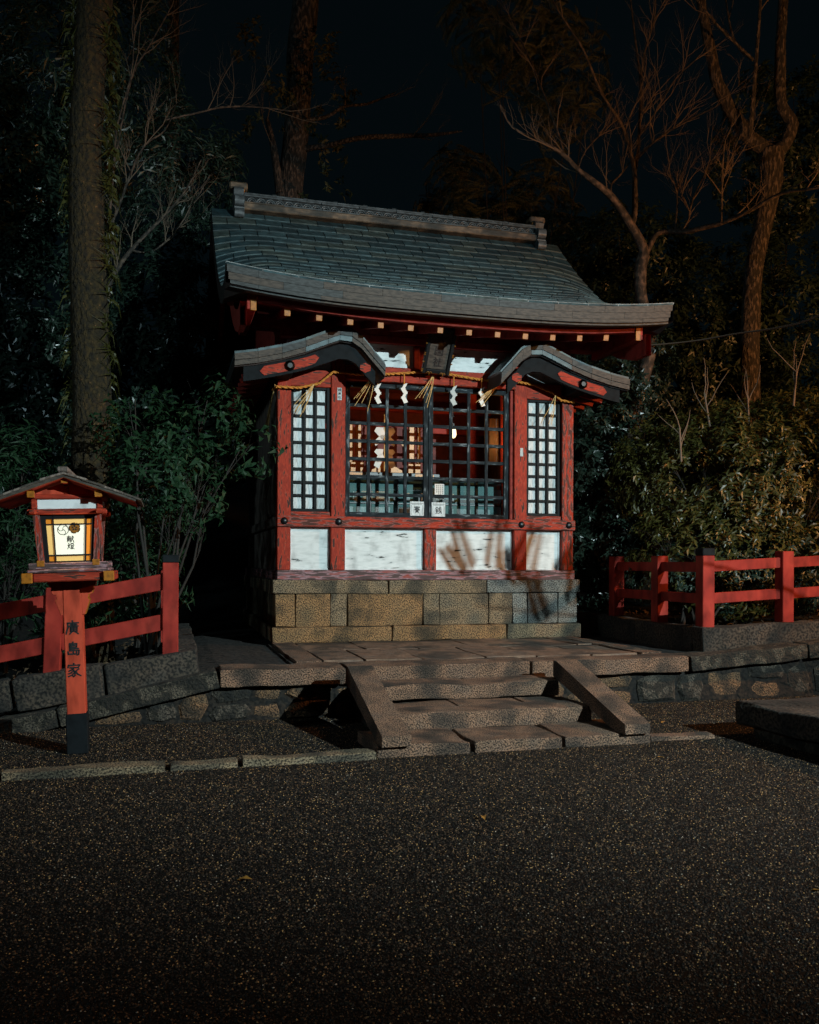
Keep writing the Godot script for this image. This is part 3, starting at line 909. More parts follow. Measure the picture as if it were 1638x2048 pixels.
	# head beams and gable
	for z in [-0.215, 0.215]:
		beam(t, "head_beam", M.red_beam, Vector3(-0.285, 1.815, z - 0.03), Vector3(0.285, 1.855, z + 0.03))
		var wp := beam(t, "white_board", M.plaster, Vector3(-0.21, 1.857, z - 0.008), Vector3(0.21, 1.928, z + 0.008), 0.002)
		for s in [-1, 1]:
			beam(t, "short_post", M.red_beam, Vector3(s * 0.2325 - 0.022, 1.855, z - 0.022), Vector3(s * 0.2325 + 0.022, 1.93, z + 0.022))
		beam(t, "tie_beam", M.red_beam, Vector3(-0.262, 1.93, z - 0.026), Vector3(0.262, 1.968, z + 0.026))
		var gb := Shape.new()
		gb.prism(v2([-0.24, 1.968, 0.24, 1.968, 0.03, 2.05, -0.03, 2.05]), -0.012, 0.012)
		part(t, "gable_board", gb.mesh(), M.red_fresh, Vector3(0, 0, z))
		beam(t, "king_post", M.red_beam, Vector3(-0.018, 1.968, z + signf(z) * 0.012 - 0.012), Vector3(0.018, 2.045, z + signf(z) * 0.012 + 0.012))
	for x in [-0.235, 0.235]:
		var sb := Shape.new()
		beam(t, "head_beam", M.red_beam, Vector3(x - 0.024, 1.818, -0.33), Vector3(x + 0.024, 1.852, 0.33))
		var wb := beam(t, "white_board", M.plaster, Vector3(x - 0.008, 1.857, -0.19), Vector3(x + 0.008, 1.928, 0.19), 0.002)
		var pu := beam(t, "purlin", M.red_beam, Vector3(x - 0.024, 1.940, -0.36), Vector3(x + 0.024, 1.980, 0.36))
		part(pu, "end_cap", bar(Vector3(0.053, 0.049, 0.012), 0.003), M.gold_paint, Vector3(0, 0, 0.362))
	var rp := beam(t, "ridge_purlin", M.red_beam, Vector3(-0.022, 2.04, -0.36), Vector3(0.022, 2.08, 0.36))
	part(rp, "end_cap", bar(Vector3(0.048, 0.038, 0.012), 0.003), M.gold_paint, Vector3(0, 0, 0.362))
	for s in [-1, 1]:
		var slope := atan2(0.185, 0.50)
		var turn := Basis(Vector3.BACK, -s * slope)
		var along := turn * Vector3(s, 0, 0)
		var up := turn * Vector3.UP
		var mid := Vector3(0, 2.095, 0) + along * 0.27
		part(t, "soffit_board", bar(Vector3(0.53, 0.014, 0.80), 0.002), M.red_paint, mid - up * 0.010, turn)
		for k in 4:
			part(t, "roof_board", bar(Vector3(0.17, 0.016, 0.86 - 0.006 * k), 0.003), M.old_plank if k % 2 == 0 else M.eave_board, Vector3(0, 2.097, 0) + along * (0.08 + 0.137 * k) + up * (0.016 - 0.002 * k), turn * Basis(Vector3.BACK, -s * 0.03 * k + s * 0.06))
		for z in [-0.40, 0.40]:
			part(t, "barge_strip", bar(Vector3(0.54, 0.03, 0.03), 0.003), M.eave_board, mid + up * 0.0 + Vector3(0, 0, z), turn)
	part(t, "ridge_cap", bar(Vector3(0.08, 0.04, 0.88), 0.01), M.old_plank, Vector3(0, 2.135, 0))
	for o in t.get_children():
		if not (o.name.begins_with("post") or o.name.begins_with("foot") or o.name.begins_with("character")):
			o.position.y += 0.04


# ---------------------------------------------------------------- the shrine

const HALF := 2.70      # half length of the roof
const EAVE := 1.20      # how far the eave stands before the plinth
const RIDGE := -2.17    # the ridge line


func roof_point(x: float, t: float) -> Vector3:
	# the front slope: t runs from the ridge (0) to the eave (1); it sags, turns up at the corners and rolls over at the verges
	var y := 6.07 - 2.02 * (0.52 * t + 0.48 * (1.0 - (1.0 - t) * (1.0 - t)))
	var k := clampf((absf(x) - 1.95) / (HALF - 1.95), 0.0, 1.0)
	y += 0.13 * pow(absf(x) / HALF, 3.0) * t * t
	y -= k * k * 0.42 * t * (1.0 - pow(t, 5.0)) * 1.1
	return Vector3(x, y, RIDGE + (EAVE - RIDGE) * t)


func mirrored(p: Vector3) -> Vector3:
	return Vector3(p.x, p.y, 2.0 * RIDGE - p.z)


func shingle(x0: float, x1: float, t0: float, t1: float, back: bool, s: Shape) -> void:
	var steps := 2 if maxf(absf(x0), absf(x1)) < 1.9 else 4
	var up := Vector3(0, 0.87, 0.5 * (-1.0 if back else 1.0))
	for i in steps:
		var a := lerpf(x0, x1, float(i) / steps)
		var b := lerpf(x0, x1, float(i + 1) / steps)
		var q := [roof_point(a, t0), roof_point(b, t0), roof_point(b, t1), roof_point(a, t1)]
		if back:
			for k in 4:
				q[k] = mirrored(q[k])
		var p0: Vector3 = q[0] + up * 0.004
		var p1: Vector3 = q[1] + up * 0.004
		var p2: Vector3 = q[2] + up * 0.020
		var p3: Vector3 = q[3] + up * 0.020
		var low: Vector3 = (p0 + p2) / 2 - Vector3(0, 1, 0)
		s.quad(p0, p1, p2, p3, low)
		s.quad(p3, p2, q[2], q[3], (p0 + p1) / 2)
		if i == 0:
			s.quad(p0, p3, q[3], q[0], (p1 + p2) / 2)
		if i == steps - 1:
			s.quad(p1, p2, q[2], q[1], (p0 + p3) / 2)


func main_roof(sh: Node3D) -> void:
	rng.seed = 31
	# deck: a thick shell under the shingles, both slopes
	var d := Shape.new()
	var n := 18
	var m := 10
	for back in [false, true]:
		for i in n:
			for j in m:
				var x0 := lerpf(-HALF, HALF, float(i) / n)
				var x1 := lerpf(-HALF, HALF, float(i + 1) / n)
				var t0 := float(j) / m
				var t1 := float(j + 1) / m
				var q := [roof_point(x0, t0), roof_point(x1, t0), roof_point(x1, t1), roof_point(x0, t1)]
				if back:
					for k in 4:
						q[k] = mirrored(q[k])
				d.quad(q[0], q[1], q[2], q[3], q[0] - Vector3(0, 3, 0))
				var w := Vector3(0, -0.20, 0)
				d.quad(q[0] + w, q[1] + w, q[2] + w, q[3] + w, q[0] + Vector3(0, 3, 0))
				if i == 0:
					d.quad(q[0], q[3], q[3] + w, q[0] + w, Vector3(0, 4, -2))
				if i == n - 1:
					d.quad(q[1], q[2], q[2] + w, q[1] + w, Vector3(0, 4, -2))
				if back and j == m - 1:
					d.quad(q[2], q[3], q[3] + w, q[2] + w, Vector3(0, 4, -2))
	var roof := part(sh, "roof", d.mesh(), M.deck)
	# courses of shingles on the front slope, each shingle a piece
	var courses := 19
	for j in courses:
		var t0 := float(j) / courses
		var t1 := float(j + 1) / courses
		var x := -HALF + 0.004
		var first := true
		while x < HALF - 0.02:
			var w := 0.385 * (0.55 if first and j % 2 == 1 else 1.0) * rng.randf_range(0.94, 1.06)
			first = false
			w = minf(w, HALF - 0.004 - x)
			if HALF - x - w < 0.12:
				w = HALF - 0.004 - x
			var s := Shape.new()
			shingle(x, x + w - 0.013, t0, minf(t1 + 0.006, 1.0), false, s)
			part(roof, "shingle", s.mesh(), M["shingle_%d" % rng.randi_range(0, 3)])
			x += w
	var rest := Shape.new()
	for j in courses:
		for i in 14:
			var x := -HALF + 0.004 + i * (2 * HALF - 0.008) / 14
			shingle(x, x + (2 * HALF - 0.008) / 14 - 0.008, float(j) / courses, float(j + 1) / courses, true, rest)
	part(roof, "rear_shingles", rest.mesh(), M.shingle_0).set_meta("kind", "stuff")
	# layered eave edge: a bright lip over three courses of boards
	for layer in 4:
		var cuts := [-HALF]
		var x := -HALF + (0.35 if layer % 2 else 0.62)
		while x < HALF - 0.2:
			cuts.append(x)
			x += rng.randf_range(0.62, 0.72)
		cuts.append(HALF)
		for i in cuts.size() - 1:
			var s := Shape.new()
			var inset := 0.0 if layer == 0 else 0.012 + 0.018 * (layer - 1)
			var y1 := 0.024 if layer == 0 else 0.0 - 0.074 * (layer - 1)
			var y0 := 0.002 if layer == 0 else y1 - 0.072
			for k in 3:
				var a := lerpf(cuts[i], cuts[i + 1] - 0.003, k / 3.0)
				var b := lerpf(cuts[i], cuts[i + 1] - 0.003, (k + 1) / 3.0)
				a = clampf(a, -HALF + inset, HALF - inset)
				b = clampf(b, -HALF + inset, HALF - inset)
				var pa := roof_point(a, 1.0)
				var pb := roof_point(b, 1.0)
				var z := 0.012 - inset
				var q := [pa + Vector3(0, y0, z - 0.014), pb + Vector3(0, y0, z - 0.014), pb + Vector3(0, y1, z), pa + Vector3(0, y1, z)]
				var r := []
				for e in q:
					r.append(Vector3(e.x, e.y, EAVE - 0.14))
				var c: Vector3 = (q[0] + q[2] + r[0] + r[2]) / 4
				s.quad(q[0], q[1], q[2], q[3], c)
				s.quad(q[3], q[2], r[2], r[3], c)
				s.quad(q[0], q[1], r[1], r[0], c)
				if k == 0:
					s.quad(q[0], q[3], r[3], r[0], c)
				if k == 2:
					s.quad(q[1], q[2], r[2], r[1], c)
			part(roof, "eave_lip" if layer == 0 else "eave_board", s.mesh(), M.eave_lip if layer == 0 else (M.eave_board if rng.randf() > 0.25 else M.eave_board_pale))
	# red barge boards under the verges, a pendant in each gable
	for sx in [-1, 1]:
		for back in [false, true]:
			var s := Shape.new()
			for j in 9:
				var a := roof_point(sx * HALF, j / 9.0 * 0.93) + Vector3(0, -0.25, 0)
				var b := roof_point(sx * HALF, (j + 1) / 9.0 * 0.93) + Vector3(0, -0.25, 0)
				if back:
					a = mirrored(a); b = mirrored(b)
				var lo := Vector3(0, -0.26, 0)
				for x in [sx * 2.46, sx * 2.53]:
					a.x = x; b.x = x
					s.quad(a, b, b + lo, a + lo, Vector3(sx * 2.495, a.y - 0.1, a.z))
				for w in [lo, Vector3.ZERO]:
					s.quad(Vector3(sx * 2.46, a.y, a.z) + w, Vector3(sx * 2.53, a.y, a.z) + w, Vector3(sx * 2.53, b.y, b.z) + w, Vector3(sx * 2.46, b.y, b.z) + w, Vector3(sx * 2.5, a.y - 0.13, a.z))
			part(sh, "barge_board", s.mesh(), M.red_eave)
		var pend := Shape.new()
		pend.prism(v2([-0.16, 0.1, -0.2, -0.05, -0.12, -0.2, 0.0, -0.36, 0.12, -0.2, 0.2, -0.05, 0.16, 0.1]), -0.02, 0.02, Transform3D(Basis(Vector3.UP, PI / 2), Vector3.ZERO))
		part(sh, "gable_pendant", pend.mesh(), M.red_eave, Vector3(sx * 2.56, 5.45, RIDGE))
	# eave woodwork: rafters with gilded ends under a red fascia strip
	for i in 12:
		var x := -1.991 + 0.362 * i
		var up := 0.11 * pow(absf(x) / 2.4, 3.0)
		var a := Vector3(x, 3.768 + up, 0.80)
		var b := Vector3(x, 4.02 + up * 0.3, -0.25)
		var turn := Basis(Vector3.RIGHT, atan2(a.y - b.y, a.z - b.z) * -1.0)
		var r := part(sh, "rafter", bar(Vector3(0.065, 0.09, a.distance_to(b)), 0.004), M.eave_red, (a + b) / 2, turn)
		part(r, "rafter_end", bar(Vector3(0.070, 0.096, 0.014), 0.003), M.gold_paint, Vector3(0, 0, a.distance_to(b) / 2 + 0.004))
	for i in 8:
		var s := Shape.new()
		var x0 := -2.33 + 4.66 * i / 8.0
		var x1 := -2.33 + 4.66 * (i + 1) / 8.0
		var ya := 3.822 + 0.10 * pow(absf(x0) / 2.33, 3.0)
		var yb := 3.822 + 0.10 * pow(absf(x1) / 2.33, 3.0)
		for k in 2:
			var z0 := 0.82
			var z1 := 0.90
			s.quad(Vector3(x0, ya - 0.035, z1), Vector3(x1, yb - 0.035, z1), Vector3(x1, yb + 0.035, z1), Vector3(x0, ya + 0.035, z1), Vector3(x0, ya, z0))
			s.quad(Vector3(x0, ya - 0.035, z0), Vector3(x1, yb - 0.035, z0), Vector3(x1, yb - 0.035, z1), Vector3(x0, ya - 0.035, z1), Vector3(x0, ya + 1, z0))
		part(sh, "fascia_strip", s.mesh(), M.red_eave)
	for sx in [-1, 1]:
		var r := beam(sh, "verge_rafter", M.eave_red, Vector3(sx * 2.40 - 0.05, 3.80, -0.3), Vector3(sx * 2.40 + 0.05, 3.99, 0.9))
		part(r, "rafter_end", bar(Vector3(0.065, 0.20, 0.014), 0.003), M.gold_paint, Vector3(-sx * 0.02, -0.01, 0.605))
	var soffit := Shape.new()
	for i in 10:
		var x0 := -2.6 + 5.2 * i / 10.0
		var x1 := -2.6 + 5.2 * (i + 1) / 10.0
		var u0 := 0.13 * pow(absf(x0) / HALF, 3.0)
		var u1 := 0.13 * pow(absf(x1) / HALF, 3.0)
		for q in [[3.845, 1.10, 3.925, 0.84], [3.925, 0.84, 3.88, 0.83], [3.88, 0.83, 4.05, -0.3]]:
			soffit.quad(Vector3(x0, q[0] + u0, q[1]), Vector3(x1, q[0] + u1, q[1]), Vector3(x1, q[2] + u1, q[3]), Vector3(x0, q[2] + u0, q[3]), Vector3(x0, 6, 0))
	part(sh, "soffit", soffit.mesh(), M.eave_red)
	# ridge: a banked wall of tiles
	var rg := part(sh, "ridge", bar(Vector3(4.56, 0.10, 0.44), 0.012), M.ridge_brown, Vector3(0, 6.075, RIDGE))
	part(rg, "ridge_core", bar(Vector3(4.5, 0.14, 0.26), 0.0), M.black_lacquer, Vector3(0, 0.10, 0))  # black colour stands in for shade in the gaps behind the wave tiles
	var band := bar(Vector3(0.56, 0.024, 0.36), 0.006)
	for i in 8:
		part(rg, "ridge_tile", band, M.ridge_tile if i % 3 else M.ridge_brown, Vector3(-1.96 + 0.56 * i, 0.072 + rng.randf_range(-0.003, 0.003), 0))
		part(rg, "ridge_tile", band, M.ridge_tile, Vector3(-1.98 + 0.565 * i, 0.170 + rng.randf_range(-0.003, 0.003), 0))
	for i in 10:
		part(rg, "ridge_tile", bar(Vector3(0.45, 0.030, 0.33), 0.008), M.ridge_tile, Vector3(-2.02 + 0.449 * i, 0.200 + rng.randf_range(-0.003, 0.003), 0))
	var wave := Shape.new()
	for r in [0.062, 0.036]:
		var p := PackedVector3Array()
		var rad := PackedFloat32Array()
		for k in 9:
			var a := PI * k / 8.0
			p.append(Vector3(cos(a) * r, sin(a) * r, 0))
			rad.append(0.012)
		wave.tube(p, rad, 5)
	var wm := wave.mesh()
	for i in 33:
		part(rg, "wave_tile", wm, M.ridge_tile, Vector3(-2.14 + 0.134 * i, 0.086, 0.145))
	var cap := Shape.new()
	cap.tube(v3([-0.222, 0, 0, 0.222, 0, 0]), PackedFloat32Array([0.05, 0.05]), 10)
	var knob := Shape.new()
	knob.tube(v3([-0.03, 0, 0, 0.03, 0, 0]), PackedFloat32Array([0.062, 0.062]), 10)
	var capm := cap.mesh()
	var knobm := knob.mesh()
	for i in 10:
		var o := part(rg, "cap_tile", capm, M.ridge_tile, Vector3(-2.02 + 0.449 * i, 0.222, 0))
		part(rg, "cap_knob", knobm, M.ridge_tile, Vector3(-1.795 + 0.449 * i, 0.228, 0))
	for sx in [-1, 1]:
		# the ogre tile that closes each end
		var s := Shape.new()
		var flip := Transform3D(Basis(Vector3.UP, PI / 2), Vector3.ZERO)
		s.prism(v2([-0.23, -0.17, -0.25, -0.04, -0.17, 0.03, -0.21, 0.10, -0.15, 0.17, -0.19, 0.24, -0.11, 0.30, 0.11, 0.30, 0.19, 0.24, 0.15, 0.17, 0.21, 0.10, 0.17, 0.03, 0.25, -0.04, 0.23, -0.17]), -0.07, 0.07, flip)
		var og := part(sh, "ridge_end_tile", s.mesh(), M.ridge_tile, Vector3(sx * 2.32, 6.08, RIDGE))
		part(og, "end_cap_tile", bar(Vector3(0.26, 0.10, 0.20), 0.02), M.ridge_brown, Vector3(0, 0.33, 0))
		part(og, "end_scroll", knobm, M.ridge_tile, Vector3(0, 0.06, 0.23), Basis(Vector3.UP, 0.0).scaled(Vector3(2.2, 1.3, 1.0)))
		part(og, "end_scroll", knobm, M.ridge_tile, Vector3(0, -0.12, 0.24), Basis(Vector3.UP, 0.0).scaled(Vector3(2.2, 1.1, 0.8)))
		part(og, "gold_boss", knobm, M.gold_paint, Vector3(-sx * 0.075, 0.17, 0.07), Basis(Vector3.UP, 0.0).scaled(Vector3(0.4, 0.9, 1.0)))
		part(og, "gold_boss", knobm, M.gold_paint, Vector3(-sx * 0.075, 0.27, 0.03), Basis(Vector3.UP, 0.0).scaled(Vector3(0.4, 0.6, 0.9)))


func side_roof(sh: Node3D, sx: int) -> void:
	# the curved pent roof over one side bay: peak over the inner post, long slope outward, short one inward
	var line := v2([0.75, 3.40, 0.90, 3.56, 1.04, 3.715, 1.16, 3.79, 1.31, 3.80, 1.45, 3.745, 1.72, 3.63, 2.00, 3.535, 2.28, 3.465, 2.545, 3.42])
	var strip := func(i: int, up0: float, up1: float, z0: float, z1: float) -> Shape:
		var s := Shape.new()
		var a := line[i]
		var b := line[i + 1]
		var g := 0.004 if i < line.size() - 2 else 0.0
		b = b.lerp(a, g / a.distance_to(b))
		var poly := PackedVector2Array([Vector2(sx * a.x, a.y + up0), Vector2(sx * b.x, b.y + up0), Vector2(sx * b.x, b.y + up1), Vector2(sx * a.x, a.y + up1)])
		s.prism(poly, z0, z1)
		return s
	var body := Shape.new()
	for i in line.size() - 1:
		var rear := -4.75 if i >= 4 else -0.16
		var a := line[i]
		var b := line[i + 1]
		body.prism(PackedVector2Array([Vector2(sx * a.x, a.y - 0.16), Vector2(sx * b.x, b.y - 0.155), Vector2(sx * b.x, b.y - 0.01), Vector2(sx * a.x, a.y - 0.01)]), rear, 0.36)
	var roof := part(sh, "side_roof", body.mesh(), M.deck)
	for i in line.size() - 1:
		var rear := -4.75 if i >= 4 else -0.16
		part(roof, "roof_strip", strip.call(i, -0.008, 0.028 if i % 2 else 0.024, rear, 0.385).mesh(), M["shingle_%d" % ((i * 3) % 4)])
		part(roof, "edge_board", strip.call(i, -0.085, -0.010, 0.362, 0.42).mesh(), M.eave_board if i % 3 else M.eave_board_pale)
		part(roof, "edge_board", strip.call(i, -0.145, -0.088, 0.362, 0.405).mesh(), M.shingle_1 if i > 2 and i < 6 else M.eave_board)
	# black barge board that follows the curve, red inlays, one black boss
	var bb := Shape.new()
	var low := v2([0.86, 3.30, 0.98, 3.42, 1.10, 3.555, 1.20, 3.60, 1.31, 3.60, 1.45, 3.545, 1.72, 3.44, 2.00, 3.36, 2.28, 3.295, 2.44, 3.265])
	for i in low.size() - 1:
		var a := low[i]
		var b := low[i + 1]
		bb.prism(PackedVector2Array([Vector2(sx * a.x, a.y - 0.155), Vector2(sx * b.x, b.y - 0.155), Vector2(sx * b.x, b.y + 0.02), Vector2(sx * a.x, a.y + 0.02)]), 0.28, 0.335)
	var board := part(sh, "side_barge_board", bb.mesh(), M.black_paint)
	var inlay := Shape.new()
	var u := func(x: float) -> float:
		for i in low.size() - 1:
			if x <= low[i + 1].x:
				return lerpf(low[i].y, low[i + 1].y, (x - low[i].x) / (low[i + 1].x - low[i].x))
		return low[low.size() - 1].y
	var band_line := PackedVector2Array()
	for k in 9:
		var x := 1.60 + 0.60 * k / 8.0
		band_line.append(Vector2(sx * x, u.call(x) - 0.012))
	band_line.append(Vector2(sx * 2.25, u.call(2.25) - 0.066))
	for k in 9:
		var x := 2.20 - 0.60 * k / 8.0
		band_line.append(Vector2(sx * x, u.call(x) - 0.122))
	band_line.append(Vector2(sx * 1.55, u.call(1.55) - 0.066))
	inlay.prism(band_line, 0.336, 0.345)
	part(board, "red_inlay", inlay.mesh(), M.red_beam)
	var hexa := Shape.new()
	var hx := PackedVector2Array()
	for k in 6:
		var a := k * TAU / 6 + 0.5
		hx.append(Vector2(sx * 0.985 + cos(a) * 0.075, 3.355 + sin(a) * 0.06))
	hexa.prism(hx, 0.336, 0.345)
	part(board, "red_inlay", hexa.mesh(), M.red_beam)
	var boss := Shape.new()
	boss.tube(v3([0, 0, 0, 0, 0, 0.02, 0, 0, 0.035]), PackedFloat32Array([0.06, 0.06, 0.03]), 14)
	part(board, "boss", boss.mesh(), M.black_lacquer, Vector3(sx * 1.90, u.call(1.90) - 0.068, 0.345))
	# purlin ends and the comb of small rafters along the flank
	beam(sh, "side_purlin", M.black_paint, Vector3(sx * 1.95 - 0.1, 3.24, -4.5), Vector3(sx * 1.95 + 0.1, 3.385, 0.26))
	for k in 17:
		var r := part(sh, "flank_rafter", bar(Vector3(0.62, 0.05, 0.05), 0.003), M.red_eave, Vector3(sx * 2.14, 3.285, 0.1 - 0.27 * k), Basis(Vector3.BACK, sx * -0.24))


func lattice(parent: Node3D, x0: float, x1: float, y0: float, y1: float, z: float, cols: int, rows: int, wide: float, edge: float, upright: Material, level: Material) -> void:
	for x in [x0 + edge / 2, x1 - edge / 2]:
		part(parent, "stile", bar(Vector3(edge, y1 - y0, 0.06), 0.004), upright, Vector3(x, (y0 + y1) / 2, z))
	for y in [y0 + edge / 2, y1 - edge / 2]:
		part(parent, "rail", bar(Vector3(x1 - x0 - 2 * edge, edge, 0.056), 0.004), level, Vector3((x0 + x1) / 2, y, z))
	var a := x0 + edge
	var b := x1 - edge
	for i in range(1, cols):
		part(parent, "lattice_bar", bar(Vector3(wide, y1 - y0 - 2 * edge, 0.036), 0.004), upright, Vector3(lerpf(a, b, float(i) / cols), (y0 + y1) / 2, z + 0.004))
	for j in range(1, rows):
		part(parent, "lattice_bar", bar(Vector3(b - a, wide, 0.030), 0.003), level, Vector3((a + b) / 2, lerpf(y0 + edge, y1 - edge, float(j) / rows), z - 0.004))


func shrine() -> void:
	rng.seed = 41
	var sh := thing("shrine", "small vermilion wooden shrine with curved shingle roof on a granite plinth", "shrine")
	# plinth
	var pl := part(sh, "plinth", bar(Vector3(3.9, 0.6, 4.15), 0.0), M.mortar, Vector3(0, 0.36, -2.17))
	var off := Vector3(0, -0.36, 2.17)
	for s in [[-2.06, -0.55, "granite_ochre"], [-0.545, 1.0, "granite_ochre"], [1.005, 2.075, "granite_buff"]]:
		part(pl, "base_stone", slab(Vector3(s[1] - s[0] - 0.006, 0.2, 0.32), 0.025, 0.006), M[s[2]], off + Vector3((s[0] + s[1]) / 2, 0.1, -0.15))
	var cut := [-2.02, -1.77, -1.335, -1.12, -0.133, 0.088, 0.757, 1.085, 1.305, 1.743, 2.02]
	var stone_tints := ["granite_ochre", "granite_ochre", "granite_buff", "granite_ochre", "granite_buff", "granite_buff", "granite_buff", "granite_grey", "granite_grey", "granite_grey"]  # left to right, ochre to grey: stone tint with some warm light painted in
	for i in 10:
		part(pl, "plinth_stone", slab(Vector3(cut[i + 1] - cut[i] - 0.010, 0.405, 0.26), 0.012, 0.005), M[stone_tints[i]], off + Vector3((cut[i] + cut[i + 1]) / 2, 0.402, -0.155 - 0.002 * (i % 3)))
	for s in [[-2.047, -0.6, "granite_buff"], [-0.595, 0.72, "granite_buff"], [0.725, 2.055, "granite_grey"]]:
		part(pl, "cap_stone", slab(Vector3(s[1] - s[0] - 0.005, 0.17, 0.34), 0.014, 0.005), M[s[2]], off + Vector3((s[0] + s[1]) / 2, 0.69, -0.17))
	for sx in [-1, 1]:
		for k in 3:
			var z := -0.34 - 1.33 * k
			part(pl, "base_stone", slab(Vector3(0.3, 0.2, 1.31), 0.03, 0.01), M.granite_buff, off + Vector3(sx * 1.91, 0.1, z - 0.66))
			part(pl, "plinth_stone", slab(Vector3(0.24, 0.405, 1.315), 0.014, 0.008), M.granite_buff, off + Vector3(sx * 1.885, 0.402, z - 0.62))
			part(pl, "cap_stone", slab(Vector3(0.32, 0.17, 1.32), 0.014, 0.006), M.granite_buff, off + Vector3(sx * 1.885, 0.69, z - 0.665))
	# frame
	beam(sh, "ground_sill", M.bare_beam, Vector3(-1.99, 0.776, -0.27), Vector3(2.0, 0.90, -0.065))
	for x in [-1.905, 1.918]:
		beam(sh, "corner_post", M.peeled_post if x > 0 else M.red_post, Vector3(x - 0.08, 0.90, -0.27), Vector3(x + 0.085, 3.26, -0.12))
	for x in [-1.225, 1.233]:
		beam(sh, "main_post", M.red_post, Vector3(x - 0.09, 0.90, -0.29), Vector3(x + 0.09, 3.86, -0.115))
	beam(sh, "short_post", M.peeled_post, Vector3(-0.088, 0.90, -0.26), Vector3(0.07, 1.44, -0.13))
	var waist := beam(sh, "waist_beam", M.peeled_beam, Vector3(-1.99, 1.437, -0.25), Vector3(2.015, 1.572, -0.08))
	var stud := SphereMesh.new()
	stud.radius = 0.046
	stud.height = 0.092
	stud.radial_segments = 16
	stud.rings = 8
	for x in [-1.905, -1.225, 1.233, 1.918]:
		part(waist, "iron_stud", stud, M.iron, Vector3(x - 0.0125, 0.0, 0.085), Basis().scaled(Vector3(1, 1, 0.6)))
	for p in [[-1.825, -1.315], [-1.135, -0.088], [0.07, 1.143], [1.323, 1.833]]:
		var o := beam(sh, "white_panel", M.limewash, Vector3(p[0], 0.90, -0.235), Vector3(p[1], 1.437, -0.20), 0.0)
		for y in [-0.258, 0.258]:
			part(o, "panel_border", bar(Vector3(p[1] - p[0] - 0.005, 0.022, 0.022), 0.004), M.plaster, Vector3(0, y, 0.02))
		for s in [-1, 1]:
			part(o, "panel_border", bar(Vector3(0.02, 0.494, 0.022), 0.004), M.plaster, Vector3(s * ((p[1] - p[0]) / 2 - 0.0105), 0, 0.02))
	# side windows: black lattice over paper panes
	for sx in [-1, 1]:
		var w := Node3D.new()
		w.name = "side_window"
		sh.add_child(w, true)
		w.position = Vector3(sx * 1.575, 2.40, -0.19)
		part(w, "window_sill", bar(Vector3(0.50, 0.055, 0.09), 0.005), M.peeled_beam, Vector3(0, -0.80, 0.01))
		lattice(w, -0.245, 0.245, -0.772, 0.79, 0.0, 3, 9, 0.036, 0.036, M.window_bar, M.window_bar)
		for i in 3:
			for j in 9:
				part(w, "paper_pane", bar(Vector3(0.128, 0.158, 0.012), 0.003), M.paper if rng.randf() > 0.35 else M.paper_old, Vector3(-0.139 + 0.139 * i, -0.736 + 0.1656 * (j + 0.5), -0.024 + rng.randf_range(-0.003, 0.003)), Basis.from_euler(Vector3(rng.randf_range(-0.02, 0.02), rng.randf_range(-0.03, 0.03), 0)))
		# lintel, white gable infill
		beam(sh, "side_lintel", M.red_beam, Vector3(sx * 1.575 - 0.255, 3.185, -0.24), Vector3(sx * 1.575 + 0.255, 3.40, -0.13))
		var tri := Shape.new()
		tri.prism(v2([sx * 1.315, 3.40, sx * 2.0, 3.40, sx * 1.9, 3.46, sx * 1.6, 3.58, sx * 1.315, 3.68]), -0.22, -0.19)
		part(sh, "gable_infill", tri.mesh(), M.plaster)
	# over the doors
	beam(sh, "door_lintel", M.red_beam, Vector3(-1.135, 3.295, -0.26), Vector3(1.143, 3.385, -0.10))
	beam(sh, "upper_rail", M.red_beam, Vector3(-1.135, 3.386, -0.25), Vector3(1.143, 3.492, -0.125))
	beam(sh, "tie_rail", M.eave_red, Vector3(-1.95, 3.79, -0.3), Vector3(1.95, 3.88, -0.115))
	beam(sh, "eave_beam", M.eave_red, Vector3(-2.35, 3.885, -0.34), Vector3(2.35, 4.05, -0.14))
	for p in [[-1.135, -0.2], [-0.19, 0.21], [0.22, 1.143]]:
		beam(sh, "upper_panel", M.limewash if p[0] > -0.19 or p[0] < -0.2 else M.eave_red, Vector3(p[0], 3.492, -0.23), Vector3(p[1], 3.79, -0.19), 0.0)
	for x in [-0.195, 0.215]:
		beam(sh, "strut", M.eave_red, Vector3(x - 0.04, 3.49, -0.25), Vector3(x + 0.04, 3.79, -0.15))
	beam(sh, "upper_wall", M.eave_red, Vector3(-1.95, 3.40, -0.30), Vector3(1.95, 4.6, -0.255), 0.0)
	for x in [-1.86, -1.62, 1.5, 1.74]:
		beam(sh, "upper_panel", M.plaster, Vector3(x, 3.52, -0.25), Vector3(x + 0.13, 3.78, -0.235), 0.0)
	# flanks, back, gables
	for sx in [-1, 1]:
		for k in 18:
			beam(sh, "wall_plank", M.old_plank, Vector3(sx * 1.95 - 0.02, 0.90, -0.28 - 0.218 * (k + 1) + 0.004), Vector3(sx * 1.95 + 0.02 + 0.006 * (k % 3), 3.30, -0.28 - 0.218 * k), 0.004)
		beam(sh, "flank_sill", M.bare_beam, Vector3(sx * 1.92 - 0.1, 0.776, -4.25), Vector3(sx * 1.92 + 0.1, 0.90, -0.27))
		beam(sh, "flank_rail", M.old_plank, Vector3(sx * 1.99 - 0.03, 1.44, -4.2), Vector3(sx * 1.99 + 0.03, 1.56, -0.28))
		beam(sh, "flank_wall", M.eave_red, Vector3(sx * 1.93 - 0.03, 3.30, -4.2), Vector3(sx * 1.93 + 0.03, 4.2, -0.31), 0.0)
		var gw := Shape.new()
